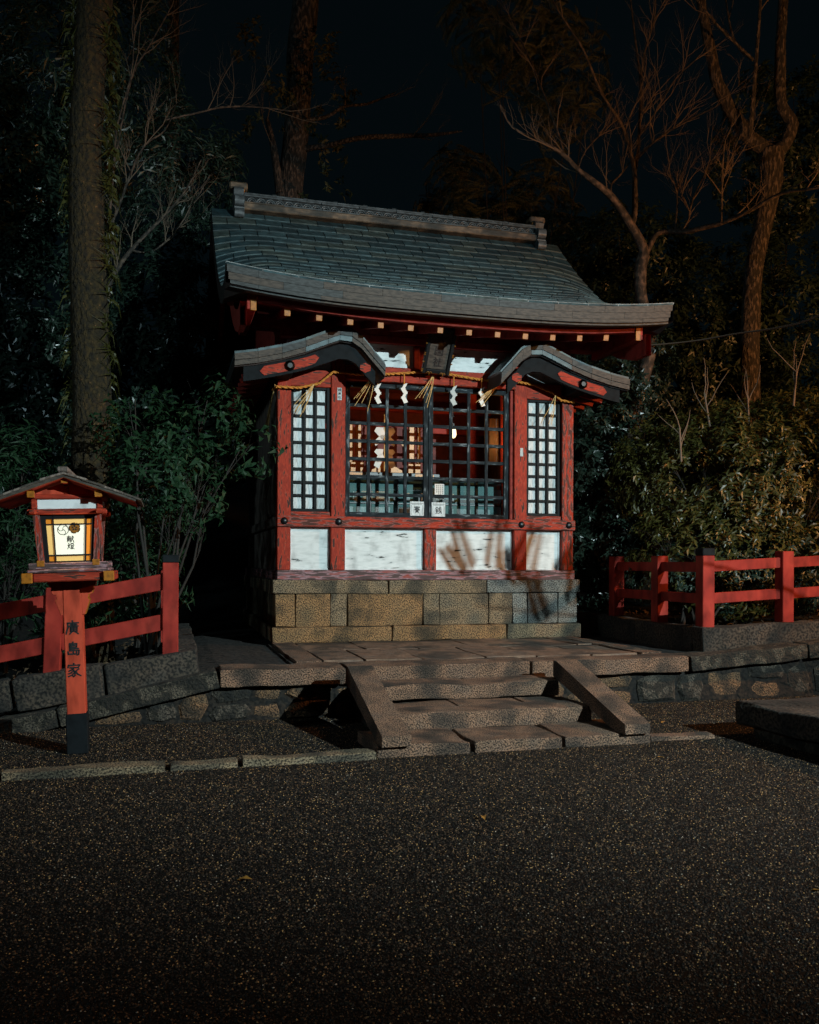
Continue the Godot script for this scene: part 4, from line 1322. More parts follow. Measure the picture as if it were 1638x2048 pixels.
		gw.prism(v2([0.3, 4.2, 3.9, 4.2, 3.3, 4.6, 2.1, 5.7, 0.9, 4.6]), -0.03, 0.03, Transform3D(Basis(Vector3.UP, PI / 2), Vector3.ZERO))
		part(sh, "gable_wall", gw.mesh(), M.eave_red, Vector3(sx * 1.93, 0, 0))
	beam(sh, "back_wall", M.eave_red, Vector3(-1.9, 0.90, -4.25), Vector3(1.9, 4.2, -4.18), 0.0)
	# lattice doors
	for d in [[-1.122, -0.026], [-0.020, 1.09]]:
		var w := Node3D.new()
		w.name = "lattice_door"
		sh.add_child(w, true)
		w.position = Vector3(0, 0, -0.225)
		lattice(w, d[0], d[1], 1.578, 3.288, 0.0, 4, 7, 0.042, 0.06, M.lattice_upright, M.lattice_rail)
	beam(sh, "door_jamb", M.eave_red, Vector3(1.10, 1.575, -0.27), Vector3(1.143, 3.29, -0.16))
	# the room behind the lattice
	var room := Node3D.new()
	room.name = "inner_room"
	sh.add_child(room, true)
	beam(room, "floor", M.inner_wall, Vector3(-1.4, 1.40, -2.4), Vector3(1.4, 1.46, -0.28), 0.0)
	beam(room, "ceiling", M.inner_wall, Vector3(-1.4, 3.52, -2.4), Vector3(1.4, 3.56, -0.28), 0.0)
	beam(room, "rear_wall", M.inner_wall, Vector3(-1.4, 1.46, -2.0), Vector3(1.4, 3.52, -1.95), 0.0)
	beam(room, "left_wall", M.inner_wall, Vector3(-1.44, 1.46, -2.0), Vector3(-1.40, 3.52, -0.28), 0.0)
	beam(room, "right_wall", M.inner_board, Vector3(1.40, 1.46, -2.0), Vector3(1.44, 3.52, -0.28), 0.0)
	for p in [[-1.0, -1.7], [0.98, -1.35], [1.32, -0.9]]:
		var col := Shape.new()
		col.tube(v3([0, 0, 0, 0, 2.06, 0]), PackedFloat32Array([0.07, 0.07]), 14)
		part(room, "pillar", col.mesh(), M.red_eave, Vector3(p[0], 1.46, p[1]))
	for y in [2.9, 3.2]:
		beam(room, "inner_beam", M.red_eave, Vector3(-1.4, y, -1.75), Vector3(1.4, y + 0.08, -1.65))
	beam(room, "brace_board", M.inner_board, Vector3(1.10, 2.42, -1.0), Vector3(1.38, 3.05, -0.96))
	# paper stickers
	var st := part(sh, "paper_sticker", bar(Vector3(0.055, 0.155, 0.002), 0.0), M.paper_old, Vector3(-1.213, 3.11, -0.1135))
	var g := Shape.new()
	for k in 3:
		glyph(g, ["sen", "hiro", "sha"][k], Vector2(0, 0.05 - 0.047 * k), 0.036, 0.13, 0, 0.001)
	part(st, "lettering", g.mesh(), M.ink, Vector3(0, 0, 0.001))
	part(sh, "paper_sticker", bar(Vector3(0.04, 0.11, 0.002), 0.0), M.paper_old, Vector3(1.245, 2.47, -0.1135))
	side_roof(sh, -1)
	side_roof(sh, 1)
	main_roof(sh)


func fittings() -> void:
	rng.seed = 51
	# straw rope with tassels and paper streamers
	var rp := thing("straw_rope", "twisted straw rope with tassels and white paper streamers strung across the shrine front", "rope", Vector3(0, 3.2, 0))
	var pts := [-2.03, 3.15, -0.3, -2.01, 3.145, -0.06, -1.728, 3.146, -0.05, -1.48, 3.215, -0.06, -1.306, 3.365, -0.04, -1.168, 3.362, -0.04, -0.913, 3.352, -0.04, -0.591, 3.382, -0.04, -0.264, 3.418, -0.03, 0.069, 3.438, -0.02, 0.339, 3.412, -0.04, 0.613, 3.386, -0.05, 0.89, 3.364, -0.05, 1.17, 3.385, -0.05, 1.383, 3.36, -0.05, 1.671, 3.265, -0.05, 1.78, 3.175, -0.05, 1.98, 3.16, -0.05]
	var cv := Curve3D.new()
	for i in range(0, pts.size(), 3):
		cv.add_point(Vector3(pts[i], pts[i + 1] - 3.2, pts[i + 2]))
	var line := cv.tessellate_even_length(5, 0.03)
	var rs := Shape.new()
	for k in 2:
		var p := PackedVector3Array()
		var r := PackedFloat32Array()
		for i in line.size():
			var a := i * 1.05 + k * PI
			p.append(line[i] + Vector3(0, cos(a), sin(a)) * 0.009)
			r.append(0.0105)
		rs.tube(p, r, 6)
	part(rp, "twisted_cord", rs.mesh(), M.rope)
	for q in [[-0.785, 3.36, -0.17, 0.46, 5], [-0.01, 3.40, -0.17, 0.42, 6], [0.89, 3.355, -0.28, 0.42, 6], [1.70, 3.24, -0.16, 0.44, 4], [-1.55, 3.19, -0.18, 0.42, 6]]:
		var s := Shape.new()
		for k in q[4]:
			var a := Vector3(q[0] + rng.randf_range(-0.01, 0.01), q[1] - 3.2, -0.03)
			var dx: float = q[2] + rng.randf_range(-0.10, 0.10)
			var l: float = q[3] * rng.randf_range(0.8, 1.1)
			var b := a + Vector3(dx, -sqrt(maxf(l * l - dx * dx, 0.01)), rng.randf_range(0.0, 0.08))
			var mid := (a + b) / 2 + Vector3(0.012, 0.012, 0.01)
			s.tube(PackedVector3Array([a, mid, b]), PackedFloat32Array([0.0045, 0.004, 0.0035]), 5)
		part(rp, "straw_tassel", s.mesh(), M.straw)
	var side := Shape.new()
	for k in 6:
		var a := Vector3(-2.02, -0.02, -0.12)
		side.tube(PackedVector3Array([a, a + Vector3(-0.02, -0.25, -0.3 - 0.05 * k), a + Vector3(-0.03, -0.55 + 0.03 * k, -0.5 - 0.06 * k)]), PackedFloat32Array([0.006, 0.005, 0.005]), 5)
	part(rp, "straw_tassel", side.mesh(), M.straw)
	for q in [[-0.745, 3.335, 0.10], [-0.40, 3.36, 0.12], [0.262, 3.365, -0.5], [0.645, 3.37, 0.05]]:
		var s := Shape.new()
		var y := -0.10
		var x := 0.0
		for k in 4:
			var w := 0.052
			var o := 0.022 * (1 if k % 2 == 0 else -1)
			s.prism(PackedVector2Array([Vector2(x + o - w / 2, y), Vector2(x + o + w / 2, y + 0.02), Vector2(x - o + w / 2, y - 0.062), Vector2(x - o - w / 2, y - 0.082)]), 0.004 * k, 0.004 * k + 0.0015)
			y -= 0.055
		var turn := Basis(Vector3.UP, q[2])
		part(rp, "paper_streamer", s.mesh(), M.paper_white, Vector3(q[0], q[1] - 3.2, -0.02), turn)
		var str := Shape.new()
		str.tube(v3([0, 0.03, 0, 0, -0.10, 0]), PackedFloat32Array([0.009, 0.009]), 6)
		part(rp, "streamer_cord", str.mesh(), M.rope, Vector3(q[0], q[1] - 3.2, -0.02), turn)
	# name plaque leaning out under the eave
	var pq := thing("name_plaque", "dark framed wooden name plaque with gilt fittings leaning out over the doors", "plaque", Vector3(-0.02, 3.40, 0.06))
	var lean := Basis(Vector3.RIGHT, 0.50) * Basis(Vector3.BACK, -0.04)
	var pq_at := lean * Vector3(0, 0.30, 0)
	part(pq, "board", bar(Vector3(0.27, 0.47, 0.03), 0.004), M.eave_board, pq_at, lean)
	for s in [-1, 1]:
		var fr := part(pq, "frame", bar(Vector3(0.05, 0.60, 0.06), 0.01), M.black_lacquer, pq_at + lean * Vector3(s * 0.157, 0, 0.01), lean)
		for k in 7:
			part(fr, "gilt_stud", bar(Vector3(0.022, 0.014, 0.02), 0.003), M.gilt, Vector3(s * 0.028, -0.27 + 0.023 * (k % 2) + [0.0, 0.0, 0.12, 0.21, 0.21, 0.33, 0.42][k], 0.02))
	for s in [-1, 1]:
		part(pq, "frame", bar(Vector3(0.27, 0.055, 0.058), 0.01), M.black_lacquer, pq_at + lean * Vector3(0, s * 0.265, 0.01), lean)
	for s in [-1, 1]:
		var hk := Shape.new()
		for e in [-1, 1]:
			var p := PackedVector3Array()
			var r := PackedFloat32Array()
			for k in 7:
				var a := PI * k / 6.0
				p.append(Vector3(e * (0.018 - cos(a) * 0.016), sin(a) * 0.016, 0))
				r.append(0.0045)
			hk.tube(p, r, 5)
		hk.tube(v3([0, 0, 0, 0, -0.03, 0]), PackedFloat32Array([0.006, 0.004]), 5)
		part(pq, "gilt_hook", hk.mesh(), M.gilt, pq_at + lean * Vector3(s * 0.09, -0.285, 0.045), lean)
	var gl := Shape.new()
	for k in 3:
		glyph(gl, ["dai", "kuni", "sha"][k], Vector2(0.0, 0.145 - 0.145 * k), 0.115, 0.12, 0.015, 0.021)
	part(pq, "lettering", gl.mesh(), M.deck, pq_at, lean)
	# collecting box and plates
	for q in [["sai", -0.178, 1.695, "square white plate with a black character fixed to the left lattice door"], ["sen", 0.112, 1.69, "square white plate with a black character fixed to the right lattice door"]]:
		var pt := thing("door_plate", q[3], "plate", Vector3(q[1], q[2] - 0.09, -0.186))
		part(pt, "plate", bar(Vector3(0.185, 0.185, 0.008), 0.002), M.paper, Vector3(0, 0.09, 0))
		var s := Shape.new()
		glyph(s, q[0], Vector2(0, -0.012), 0.088, 0.10, 0, 0.001)
		part(pt, "character", s.mesh(), M.ink, Vector3(0, 0.09, 0.004))
		var r := Shape.new()
		r.stroke([Vector2(-0.08, 0.068), Vector2(0.08, 0.068)], 0.006, 0, 0.001)
		r.stroke([Vector2(-0.07, 0.052), Vector2(0.07, 0.052)], 0.004, 0, 0.001)
		r.stroke([Vector2(-0.075, 0.045), Vector2(-0.075, -0.08)], 0.003, 0, 0.001)
		r.stroke([Vector2(0.075, 0.045), Vector2(0.075, -0.08)], 0.003, 0, 0.001)
		part(pt, "ruled_border", r.mesh(), M.eave_board_pale, Vector3(0, 0.09, 0.004))
	var nt := thing("paper_notice", "white paper notice with columns of small writing behind the lattice door", "notice", Vector3(0.15, 1.83, -0.262))
	part(nt, "sheet", bar(Vector3(0.13, 0.20, 0.003), 0.0), M.paper_white, Vector3(0, 0.10, 0))
	var wr := Shape.new()
	for k in 4:
		var y := 0.185
		while y > 0.02 + 0.02 * k:
			var l := rng.randf_range(0.008, 0.018)
			wr.stroke([Vector2(0.045 - 0.027 * k, y), Vector2(0.045 - 0.027 * k, y - l)], 0.009, 0, 0.001)
			y -= l + 0.012
	part(nt, "lettering", wr.mesh(), M.ink, Vector3(0, 0, 0.0015))
	# offering cabinet with glass front
	var cb := thing("offering_cabinet", "low dark glass-fronted cabinet of offerings standing inside behind the lattice", "cabinet", Vector3(0, 1.46, -0.62))
	beam(cb, "base", M.cabinet, Vector3(-1.1, 0.0, -0.28), Vector3(1.1, 0.09, 0.2))
	beam(cb, "shelf", M.cabinet, Vector3(-1.1, 0.30, -0.28), Vector3(1.1, 0.325, 0.19))
	beam(cb, "top", M.cabinet, Vector3(-1.12, 0.62, -0.28), Vector3(1.12, 0.66, 0.21))
	beam(cb, "back", M.cabinet, Vector3(-1.1, 0.09, -0.28), Vector3(1.1, 0.62, -0.25), 0.0)
	for k in 7:
		beam(cb, "upright", M.black_lacquer, Vector3(-1.1 + 0.363 * k - 0.012, 0.09, 0.17), Vector3(-1.1 + 0.363 * k + 0.012, 0.62, 0.195))
	for k in 6:
		beam(cb, "glass_pane", M.case_glass, Vector3(-1.088 + 0.363 * k + 0.003, 0.09, 0.176), Vector3(-1.1 + 0.363 * (k + 1) - 0.015, 0.62, 0.182), 0.0)
		beam(cb, "drawer", M.paper_old if k < 3 else M.cabinet, Vector3(-1.07 + 0.363 * k, 0.12, -0.1), Vector3(-1.1 + 0.363 * (k + 1) - 0.03, 0.27, 0.1))
	var goods := [["gilt_box", "gilt carved offering box on the cabinet shelf behind glass", "box", Vector3(-0.68, 1.786, -0.55), Vector3(0.30, 0.13, 0.1), "gilt"], ["amulet", "narrow orange amulet standing upright on the cabinet shelf", "amulet", Vector3(-0.43, 1.786, -0.52), Vector3(0.05, 0.14, 0.02), "gold_paint"], ["name_tag", "small white tag standing on the cabinet shelf beside the gilt box", "tag", Vector3(-0.93, 1.786, -0.5), Vector3(0.05, 0.12, 0.01), "paper_white"], ["amulet", "white and gilt amulet at the shelf end near the plates", "amulet", Vector3(-0.02, 1.786, -0.52), Vector3(0.04, 0.12, 0.02), "gilt"]]
	for q in goods:
		var o := thing(q[0], q[1], q[2], q[3])
		part(o, "body", bar(q[4], 0.01), M[q[5]], Vector3(0, q[4].y / 2, 0))
		part(o, "lid", bar(Vector3(q[4].x * 1.12, 0.02, q[4].z * 1.12), 0.004), M[q[5]], Vector3(0, q[4].y + 0.0095, 0))
	for x in [-0.2, 0.42]:
		var o := thing("round_mirror", "small round gilt mirror on a stand behind the left lattice door" if x < 0 else "small round gilt mirror on a stand behind the right lattice door", "mirror", Vector3(x, 1.786, -0.52))
		var s := Shape.new()
		s.tube(v3([0, 0, -0.008, 0, 0, 0.008]), PackedFloat32Array([0.062, 0.062]), 20)
		part(o, "rim", s.mesh(), M.gilt, Vector3(0, 0.075, 0))
		s = Shape.new()
		s.tube(v3([0, 0, 0.007, 0, 0, 0.010]), PackedFloat32Array([0.045, 0.045]), 20)
		part(o, "disc", s.mesh(), M.paper, Vector3(0, 0.075, 0))
		part(o, "stand", bar(Vector3(0.06, 0.025, 0.04), 0.004), M.black_lacquer, Vector3(0, 0.0125, 0))
	# altar
	var al := thing("altar", "red altar with gilt columns and gilt cloud ornaments inside the shrine", "altar", Vector3(-0.30, 1.46, -1.45))
	beam(al, "table", M.black_lacquer, Vector3(-0.75, 0.72, -0.2), Vector3(0.75, 0.80, 0.25))
	for s in [-1, 1]:
		beam(al, "leg", M.black_lacquer, Vector3(s * 0.68 - 0.04, 0.0, -0.15), Vector3(s * 0.68 + 0.04, 0.72, 0.2))
		beam(al, "gilt_column", M.gilt, Vector3(s * 0.39 - 0.04, 0.98, -0.02), Vector3(s * 0.39 + 0.04, 1.50, 0.04))
		beam(al, "gilt_column", M.gilt, Vector3(s * 0.50 - 0.025, 0.80, -0.02), Vector3(s * 0.50 + 0.025, 1.50, 0.04))
		beam(al, "gilt_block", M.gilt, Vector3(s * 0.42 - 0.10, 0.80, 0.06), Vector3(s * 0.42 - 0.02, 0.95, 0.1))
		beam(al, "gilt_block", M.gilt, Vector3(s * 0.42 + 0.0, 0.80, 0.06), Vector3(s * 0.42 + 0.09, 0.95, 0.1))
		beam(al, "gilt_rail", M.gilt, Vector3(s * 0.52 - 0.14, 0.745, 0.251), Vector3(s * 0.52 + 0.14, 0.785, 0.26))
		var cl := Shape.new()
		cl.prism(v2([0.02, 0, 0.22, 0, 0.225, 0.035, 0.18, 0.05, 0.15, 0.075, 0.11, 0.085, 0.07, 0.15, 0.02, 0.16]), -0.01, 0.01, Transform3D(Basis().scaled(Vector3(s, 1, 1)), Vector3.ZERO))
		part(al, "gilt_cloud", cl.mesh(), M.gilt, Vector3(-0.02, 0.80, 0.2))
		var lf := Shape.new()
		lf.prism(v2([0.19, 1.2, 0.24, 1.15, 0.28, 1.2, 0.27, 1.27, 0.22, 1.28]), -0.01, 0.01, Transform3D(Basis().scaled(Vector3(s, 1, 1)), Vector3.ZERO))
		part(al, "gilt_leaf", lf.mesh(), M.gilt, Vector3(0, 0.0, 0.2))
	beam(al, "back_board", M.inner_wall, Vector3(-0.7, 0.80, -0.18), Vector3(0.7, 1.5, -0.15), 0.0)
	var gh := thing("paper_wand", "white folded paper wand standing in the middle of the altar", "paper wand", Vector3(-0.40, 2.26, -1.05))
	var stick := Shape.new()
	stick.tube(v3([0, 0, 0, 0, 0.78, 0]), PackedFloat32Array([0.012, 0.012]), 8)
	part(gh, "stick", stick.mesh(), M.straw)
	for s in [-1, 1]:
		var z := Shape.new()
		for f in [[0.015, 0.60, 0.12, 0.60, 0.15, 0.545, 0.03, 0.42, -0.005, 0.50], [-0.005, 0.50, 0.03, 0.42, 0.13, 0.34, 0.16, 0.40, 0.06, 0.49], [0.02, 0.30, 0.12, 0.30, 0.15, 0.26, 0.09, 0.20, 0.03, 0.23], [0.03, 0.24, 0.10, 0.22, 0.155, 0.07, 0.085, 0.03, 0.01, 0.19]]:
			z.prism(v2(f), 0.0, 0.003, Transform3D(Basis().scaled(Vector3(s, 1, 1)), Vector3(0, 0, 0.012)))
		part(gh, "folded_paper", z.mesh(), M.paper_white)
	# bulbs
	var glow := mat("bulb_glow", Color(1.0, 0.93, 0.8), 0.4)
	glow.emission_enabled = true
	glow.emission = Color(1.0, 0.88, 0.66)
	glow.emission_energy_multiplier = 2.2
	for q in [[-1.0, 2.74, -0.72, "bare warm bulb hanging beside the left post inside the shrine"], [0.49, 2.79, -0.72, "bare warm bulb hanging behind the right lattice door"], [1.30, 2.75, -0.60, "warm tube lamp on the board wall inside the shrine"]]:
		var b := thing("hanging_bulb", q[3], "lamp", Vector3(q[0], q[1], q[2]))
		var s := Shape.new()
		s.tube(v3([0, -0.085, 0, 0, -0.075, 0, 0, -0.04, 0, 0, 0.02, 0, 0, 0.075, 0]), PackedFloat32Array([0.006, 0.024, 0.04, 0.036, 0.018]), 14)
		part(b, "lamp_bulb", s.mesh(), glow)
		s = Shape.new()
		s.tube(v3([0, 0.07, 0, 0, 0.12, 0, 0, 0.122, 0, 0, 3.52 - q[1], 0]), PackedFloat32Array([0.019, 0.019, 0.004, 0.004]), 8)
		part(b, "socket_cord", s.mesh(), M.black_lacquer)
		var l := OmniLight3D.new()
		l.name = "bulb_light"
		l.light_color = Color(1.0, 0.66, 0.33)
		l.light_energy = 0.28 if q[0] > 1.0 else 0.09
		l.light_size = 0.03
		l.omni_range = 20.0
		l.omni_attenuation = 2.0
		l.shadow_enabled = true
		b.add_child(l)


# ---------------------------------------------------------------- plants
# limbs: x, y, z and radius of each point, in metres

const MOSSY := [[-4.1, 0.17, -11.3, 0.334, -4.07, 1.13, -11.3, 0.263, -4.1, 2.6, -11.3, 0.237, -4.08, 3.57, -11.3, 0.231, -4.13, 4.85, -11.3, 0.231, -4.16, 5.81, -11.3, 0.218, -4.18, 6.78, -11.3, 0.199, -4.13, 7.74, -11.3, 0.193, -4.06, 8.7, -11.3, 0.218, -4.0, 9.98, -11.3, 0.205, -3.97, 11.4, -11.3, 0.18]]
const REAR := [[-2.59, 6.31, -17.5, 0.348, -2.52, 7.7, -17.5, 0.288, -2.43, 8.79, -17.5, 0.268, -2.31, 9.69, -17.5, 0.248, -2.24, 10.68, -17.5, 0.248, -2.22, 11.48, -17.5, 0.258, -2.1, 12.67, -17.5, 0.258, -2.01, 14.16, -17.5, 0.229, -1.96, 16.15, -17.5, 0.179], [-2.21, 9.69, -17.5, 0.065, -1.58, 9.65, -17.2, 0.044, -0.99, 9.69, -17.0, 0.048, -0.22, 9.78, -17.1, 0.044, 0.47, 10.0, -17.5, 0.035, 1.02, 10.08, -17.5, 0.015], [-2.16, 10.28, -17.5, 0.04, -1.71, 10.34, -17.5, 0.035, -1.32, 10.56, -17.5, 0.03, -0.87, 10.61, -17.5, 0.025, -0.32, 10.84, -17.5, 0.01], [-2.57, 8.76, -17.3, 0.088, -2.68, 9.54, -17.2, 0.068, -2.86, 10.28, -17.5, 0.04]]
const MAPLE := [[3.46, 3.4, -13.6, 0.131, 3.49, 4.02, -13.6, 0.116, 3.63, 4.49, -13.6, 0.108, 3.7, 4.87, -13.6, 0.104, 3.64, 5.26, -13.6, 0.097, 3.55, 5.72, -13.6, 0.089, 3.56, 6.11, -13.6, 0.093, 3.6, 6.26, -13.6, 0.1], [3.6, 6.25, -13.6, 0.085, 3.56, 6.44, -13.6, 0.077, 3.34, 6.73, -13.5, 0.065, 3.05, 7.01, -13.3, 0.057, 2.74, 7.16, -13.1, 0.045, 2.46, 7.31, -13.0, 0.037, 2.22, 7.49, -12.9, 0.033, 1.82, 7.6, -12.7, 0.018, 1.44, 7.74, -12.6, 0.014, 1.26, 8.0, -12.5, 0.009], [2.22, 7.49, -12.9, 0.026, 2.2, 7.74, -13.0, 0.022, 2.01, 8.36, -13.1, 0.017, 1.78, 9.12, -13.3, 0.013, 1.6, 9.73, -13.6, 0.008], [3.4, 6.72, -13.6, 0.054, 3.48, 6.92, -13.7, 0.051, 3.51, 7.35, -13.8, 0.043, 3.5, 7.62, -13.8, 0.039, 3.41, 7.9, -13.7, 0.031, 3.23, 8.31, -13.6, 0.027, 2.89, 8.65, -13.4, 0.023, 2.58, 9.18, -13.2, 0.019, 2.32, 9.5, -13.1, 0.015, 2.11, 9.75, -13.0, 0.011, 1.97, 10.11, -13.0, 0.007], [3.5, 7.58, -13.8, 0.031, 3.57, 7.9, -13.9, 0.028, 3.62, 8.28, -14.0, 0.026, 3.67, 8.84, -14.1, 0.024, 3.69, 9.33, -14.2, 0.02, 3.63, 10.01, -14.3, 0.016, 3.58, 10.71, -14.4, 0.012, 3.53, 11.2, -14.4, 0.008], [3.7, 9.21, -14.2, 0.018, 3.7, 9.59, -14.0, 0.016, 3.8, 10.02, -13.8, 0.012, 3.77, 10.36, -13.6, 0.008], [3.54, 7.85, -13.9, 0.024, 3.68, 7.97, -13.7, 0.019, 3.84, 8.03, -13.4, 0.015, 4.22, 8.14, -13.1, 0.011, 4.46, 8.19, -12.9, 0.007], [3.62, 8.28, -14.0, 0.016, 3.82, 8.56, -13.8, 0.014, 4.07, 8.97, -13.6, 0.012, 4.32, 9.16, -13.4, 0.008], [3.6, 6.22, -13.6, 0.054, 3.72, 6.44, -13.7, 0.051, 3.84, 6.63, -13.7, 0.043, 4.04, 6.63, -13.6, 0.039, 4.2, 6.55, -13.4, 0.038, 4.41, 6.54, -13.2, 0.036, 4.62, 6.54, -13.0, 0.033, 4.9, 6.58, -12.6, 0.029, 5.19, 6.68, -12.3, 0.024, 5.52, 6.59, -11.9, 0.017, 5.92, 6.63, -11.6, 0.013], [4.08, 6.63, -13.6, 0.019, 4.05, 7.14, -13.4, 0.015, 3.87, 7.39, -13.3, 0.009], [4.59, 6.54, -13.0, 0.018, 4.52, 7.09, -12.8, 0.015, 4.48, 7.5, -12.6, 0.009], [4.2, 6.55, -13.4, 0.015, 4.35, 7.11, -13.6, 0.014, 4.68, 7.75, -13.8, 0.008], [2.46, 7.31, -13.0, 0.015, 2.62, 7.69, -13.2, 0.011, 2.95, 8.09, -13.4, 0.01, 3.19, 8.38, -13.6, 0.008], [3.04, 7.02, -13.3, 0.019, 3.09, 7.34, -13.6, 0.015, 3.31, 7.62, -13.8, 0.012, 3.47, 7.84, -13.8, 0.008]]
const FORKED := [[5.99, 1.92, -15.5, 0.246, 6.0, 3.5, -15.5, 0.202, 5.97, 5.26, -15.5, 0.167, 6.04, 6.63, -15.5, 0.15, 6.16, 7.29, -15.5, 0.154, 6.32, 8.08, -15.5, 0.185, 6.34, 8.52, -15.5, 0.22, 6.33, 8.78, -15.5, 0.194], [6.33, 8.74, -15.5, 0.132, 5.96, 9.0, -15.5, 0.123, 5.67, 9.4, -15.5, 0.114, 5.48, 9.75, -15.5, 0.11, 5.36, 10.05, -15.5, 0.106, 5.26, 10.54, -15.5, 0.097, 5.18, 10.91, -15.5, 0.088, 5.09, 11.42, -15.5, 0.079, 4.98, 12.3, -15.5, 0.062], [6.36, 8.74, -15.5, 0.123, 6.57, 8.87, -15.5, 0.114, 6.7, 9.23, -15.5, 0.114, 6.6, 9.42, -15.5, 0.106, 6.5, 9.66, -15.5, 0.097, 6.49, 10.28, -15.5, 0.097, 6.5, 10.74, -15.5, 0.088, 6.54, 11.42, -15.5, 0.084, 6.57, 12.3, -15.5, 0.066], [5.85, 8.88, -15.2, 0.043, 5.84, 9.2, -15.1, 0.039, 5.85, 9.77, -15.0, 0.034, 5.89, 10.34, -15.0, 0.03, 5.89, 10.84, -14.9, 0.025, 5.92, 11.55, -14.9, 0.017], [5.81, 10.1, -15.0, 0.021, 5.47, 10.32, -14.9, 0.021, 5.1, 10.59, -14.8, 0.017, 4.77, 10.91, -14.7, 0.013], [5.82, 10.08, -15.0, 0.021, 5.67, 10.37, -15.2, 0.017, 5.55, 10.77, -15.3, 0.017, 5.53, 11.42, -15.5, 0.013]]
const BARE := [[-4.54, 4.62, -13, 0.052, -4.5, 5.21, -13, 0.044, -4.42, 5.65, -13, 0.041, -4.19, 6.17, -13.2, 0.03, -3.77, 6.81, -13.5, 0.023, -3.53, 7.32, -13.8, 0.016, -3.34, 7.88, -14, 0.01], [-4.42, 5.69, -13, 0.03, -4.48, 6.32, -13, 0.022, -4.4, 6.76, -13.2, 0.022, -4.26, 7.42, -13.4, 0.019, -4.05, 7.84, -13.4, 0.015, -3.8, 8.16, -13.6, 0.012, -3.47, 8.28, -13, 0.007], [-4.48, 6.32, -13, 0.022, -4.36, 6.75, -12.8, 0.018, -4.32, 7.26, -12.8, 0.015, -4.34, 7.94, -13, 0.015, -4.14, 8.68, -13, 0.011, -4.1, 9.34, -13, 0.009, -4.12, 9.93, -13, 0.007], [-4.39, 7.31, -13, 0.015, -4.27, 8.82, -13.4, 0.015, -4.04, 9.48, -13.6, 0.012, -3.75, 10.22, -13.8, 0.01], [-3.8, 8.32, -13.6, 0.015, -3.31, 8.54, -13.8, 0.016, -3.04, 8.72, -14, 0.016, -2.56, 8.84, -14.2, 0.014, -1.98, 8.87, -14.4, 0.01], [-4.19, 6.17, -13.2, 0.019, -3.97, 6.2, -13.4, 0.015, -3.68, 6.54, -13.6, 0.014, -3.44, 6.97, -13.7, 0.012, -3.15, 7.56, -13.8, 0.008]]
const STEM := [[-4.84, 8.68, -18, 0.153, -4.87, 10.52, -18, 0.133, -4.88, 11.75, -18, 0.123, -4.87, 12.98, -18, 0.112, -4.87, 15.02, -18, 0.092]]
const CABLE := [[2.54, 4.4, -11.9, 0.01, 2.97, 4.43, -11.9, 0.01, 3.36, 4.39, -11.6, 0.01, 3.68, 4.34, -11.2, 0.01, 3.94, 4.29, -10.7, 0.011, 4.12, 4.19, -10.1, 0.011, 4.2, 4.1, -9.5, 0.012, 4.24, 4.06, -8.9, 0.013, 4.39, 4.05, -7.9, 0.013]]


func leaf_mesh(long: float, wide: float, curl := 0.2) -> ArrayMesh:
	var s := Shape.new()
	leaf(s, Transform3D(), long, wide, curl)
	return s.mesh()


func leaf(s: Shape, t: Transform3D, long: float, wide: float, curl: float) -> void:
	# a leaf along -z, folded along its rib, drooping to the tip
	var a := t * Vector3.ZERO
	var m := t * Vector3(0, -0.04 * long, -0.5 * long)
	var l := t * Vector3(-wide / 2, 0.06 * long, -0.42 * long)
	var r := t * Vector3(wide / 2, 0.06 * long, -0.42 * long)
	var e := t * Vector3(0, -curl * long, -long)
	s.tri(a, l, m)
	s.tri(a, m, r)
	s.tri(l, e, m)
	s.tri(m, e, r)


func sprig(count: int, long: float, wide: float, reach: float, seed_: int, whorl := false, curl := 0.25) -> ArrayMesh:
	# a short shoot with its leaves
	var r := RandomNumberGenerator.new()
	r.seed = seed_
	var s := Shape.new()
	for i in count:
		var f := float(i + 1) / count
		var at := Vector3(0, reach * (1.0 if whorl else f), 0)
		var yaw := i * 2.4 + r.randf_range(-0.3, 0.3)
		var pitch := r.randf_range(-0.5, 0.7)
		var b := Basis(Vector3.UP, yaw) * Basis(Vector3.RIGHT, pitch) * Basis(Vector3.BACK, r.randf_range(-0.5, 0.5))
		leaf(s, Transform3D(b, at), long * r.randf_range(0.7, 1.15), wide * r.randf_range(0.8, 1.15), curl * r.randf_range(0.2, 1.6))
	return s.mesh()


func frond(long: float, seed_: int) -> ArrayMesh:
	# a drooping cedar spray: a curved rib with short needles on both sides
	var r := RandomNumberGenerator.new()
	r.seed = seed_
	var s := Shape.new()
	for i in 22:
		var f := i / 22.0
		var at := Vector3(0, -0.35 * long * f * f, -long * f)
		for sd in [-1, 1]:
			var b := Basis(Vector3.UP, -sd * r.randf_range(0.5, 0.9)) * Basis(Vector3.RIGHT, -0.3 - f * 0.4)
			leaf(s, Transform3D(b, at), long * 0.30 * (1.05 - f * 0.7), 0.012, 0.3)
	return s.mesh()


